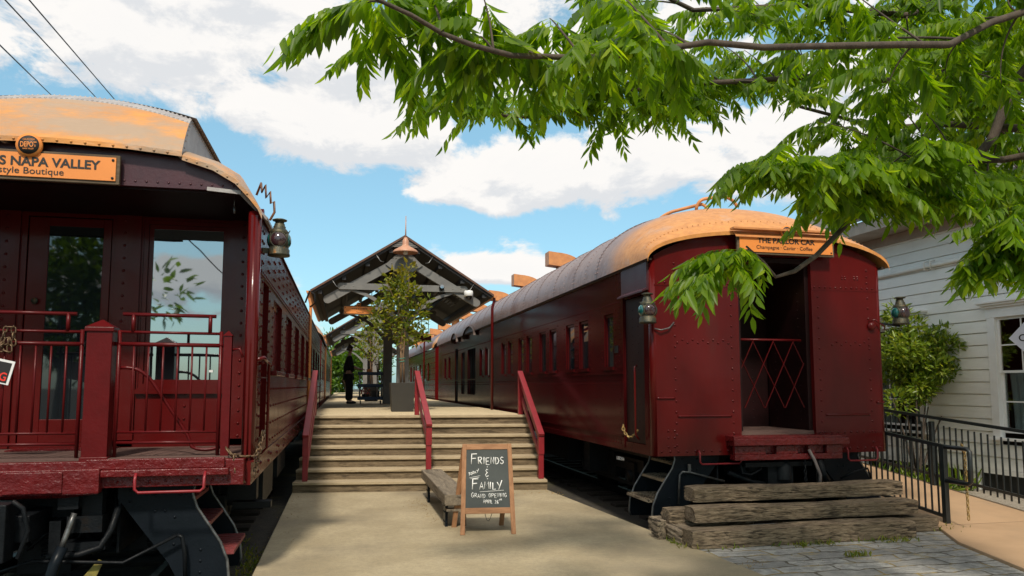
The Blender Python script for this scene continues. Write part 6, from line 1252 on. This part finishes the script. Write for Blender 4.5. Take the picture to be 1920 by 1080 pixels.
for a in ((6.5, -14.5, 9.0, 3.8, 'broad unseen street tree added opposite the closed end carriage to darken reflections in its paint'), (14.0, -15.5, 9.5, 4.0, 'tall unseen street tree added opposite the white house to darken paint reflections'), (22.5, -13.5, 10, 4.4, 'largest unseen street tree, added far to the side to darken paint reflections'), (-17.5, -13, 8, 3.5, 'unseen street tree added far across from the open platform carriage to darken paint reflections')): far_tree(*a)  # unseen row added behind the camera to block low sky from the red paint
def tufts(name, spots, n, L, label, mat=GRASS):
    b = []; 
    for x0, y0, x1, y1, w, z in spots:
        tt = np.random.rand(n); b.append(np.stack([x0 + (x1 - x0) * tt + np.random.normal(size=n) * w, y0 + (y1 - y0) * tt + np.random.normal(size=n) * w, np.full(n, z)], 1))
    b = np.concatenate(b); k_ = len(b); V, F = blades(b, np.random.normal(size=(k_, 3)) * .55 + [0, 0, 1 if mat is GRASS else .05], np.random.normal(size=(k_, 3)) + [0, -.5, .3 if mat is GRASS else 2], np.random.uniform(.3, 1, k_) * L, np.random.uniform(.15, .3, k_) * L * .8, .2, .3)
    o = mesh_np(name, V, F, mat); tag(o, label, 'weeds' if mat is GRASS else 'leaf litter', kind='stuff')
tufts('weeds', [(3.8, 7.72, 6.6, 7.72, .03, -.012), (6.1, 7.66, 6.5, 7.66, .05, -.012), (5.0, 7.66, 5.5, 7.7, .04, -.012), (3.72, 7.8, 3.72, 8.5, .03, -.012), (5.2, 7.1, 5.5, 7.1, .03, -.012), (7.2, 8.0, 7.6, 8.3, .1, -.012)], 60, .085, 'small green weeds growing along the foot of the old timbers')
tufts('track_weeds', [(-.95, 8.2, -1.0, 9.6, .10, -.19), (-1.2, 9.0, -1.4, 10.5, .15, -.19), (-2.3, 7.6, -1.2, 7.8, .12, -.19), (-1.6, 6.9, -1.3, 7.1, .05, -.19)], 150, .09, 'green weeds on the dark dirt beside the left edge of the pavement')
tufts('leaf_litter', [(1.05, 11.0, 1.2, 11.9, .10, .004), (2.4, 12.2, 3.3, 12.4, .15, .004), (-.6, 9, -.6, 13, .12, .004), (-.95, 7.8, -1.1, 10, .12, -.185), (3.9, 6.9, 4.3, 7.2, .06, -.01), (3.5, 12.0, 3.4, 12.6, .06, .004), (4.6, 7.0, 6.5, 7.3, .15, -.01), (1.2, 9.8, 1.2, 11.5, .05, .004), (7.2, 7.9, 7.5, 8.2, .06, -.01)], 70, .035, 'brown and yellow dry leaves scattered at the edges of the pavement and timbers', LITTER)
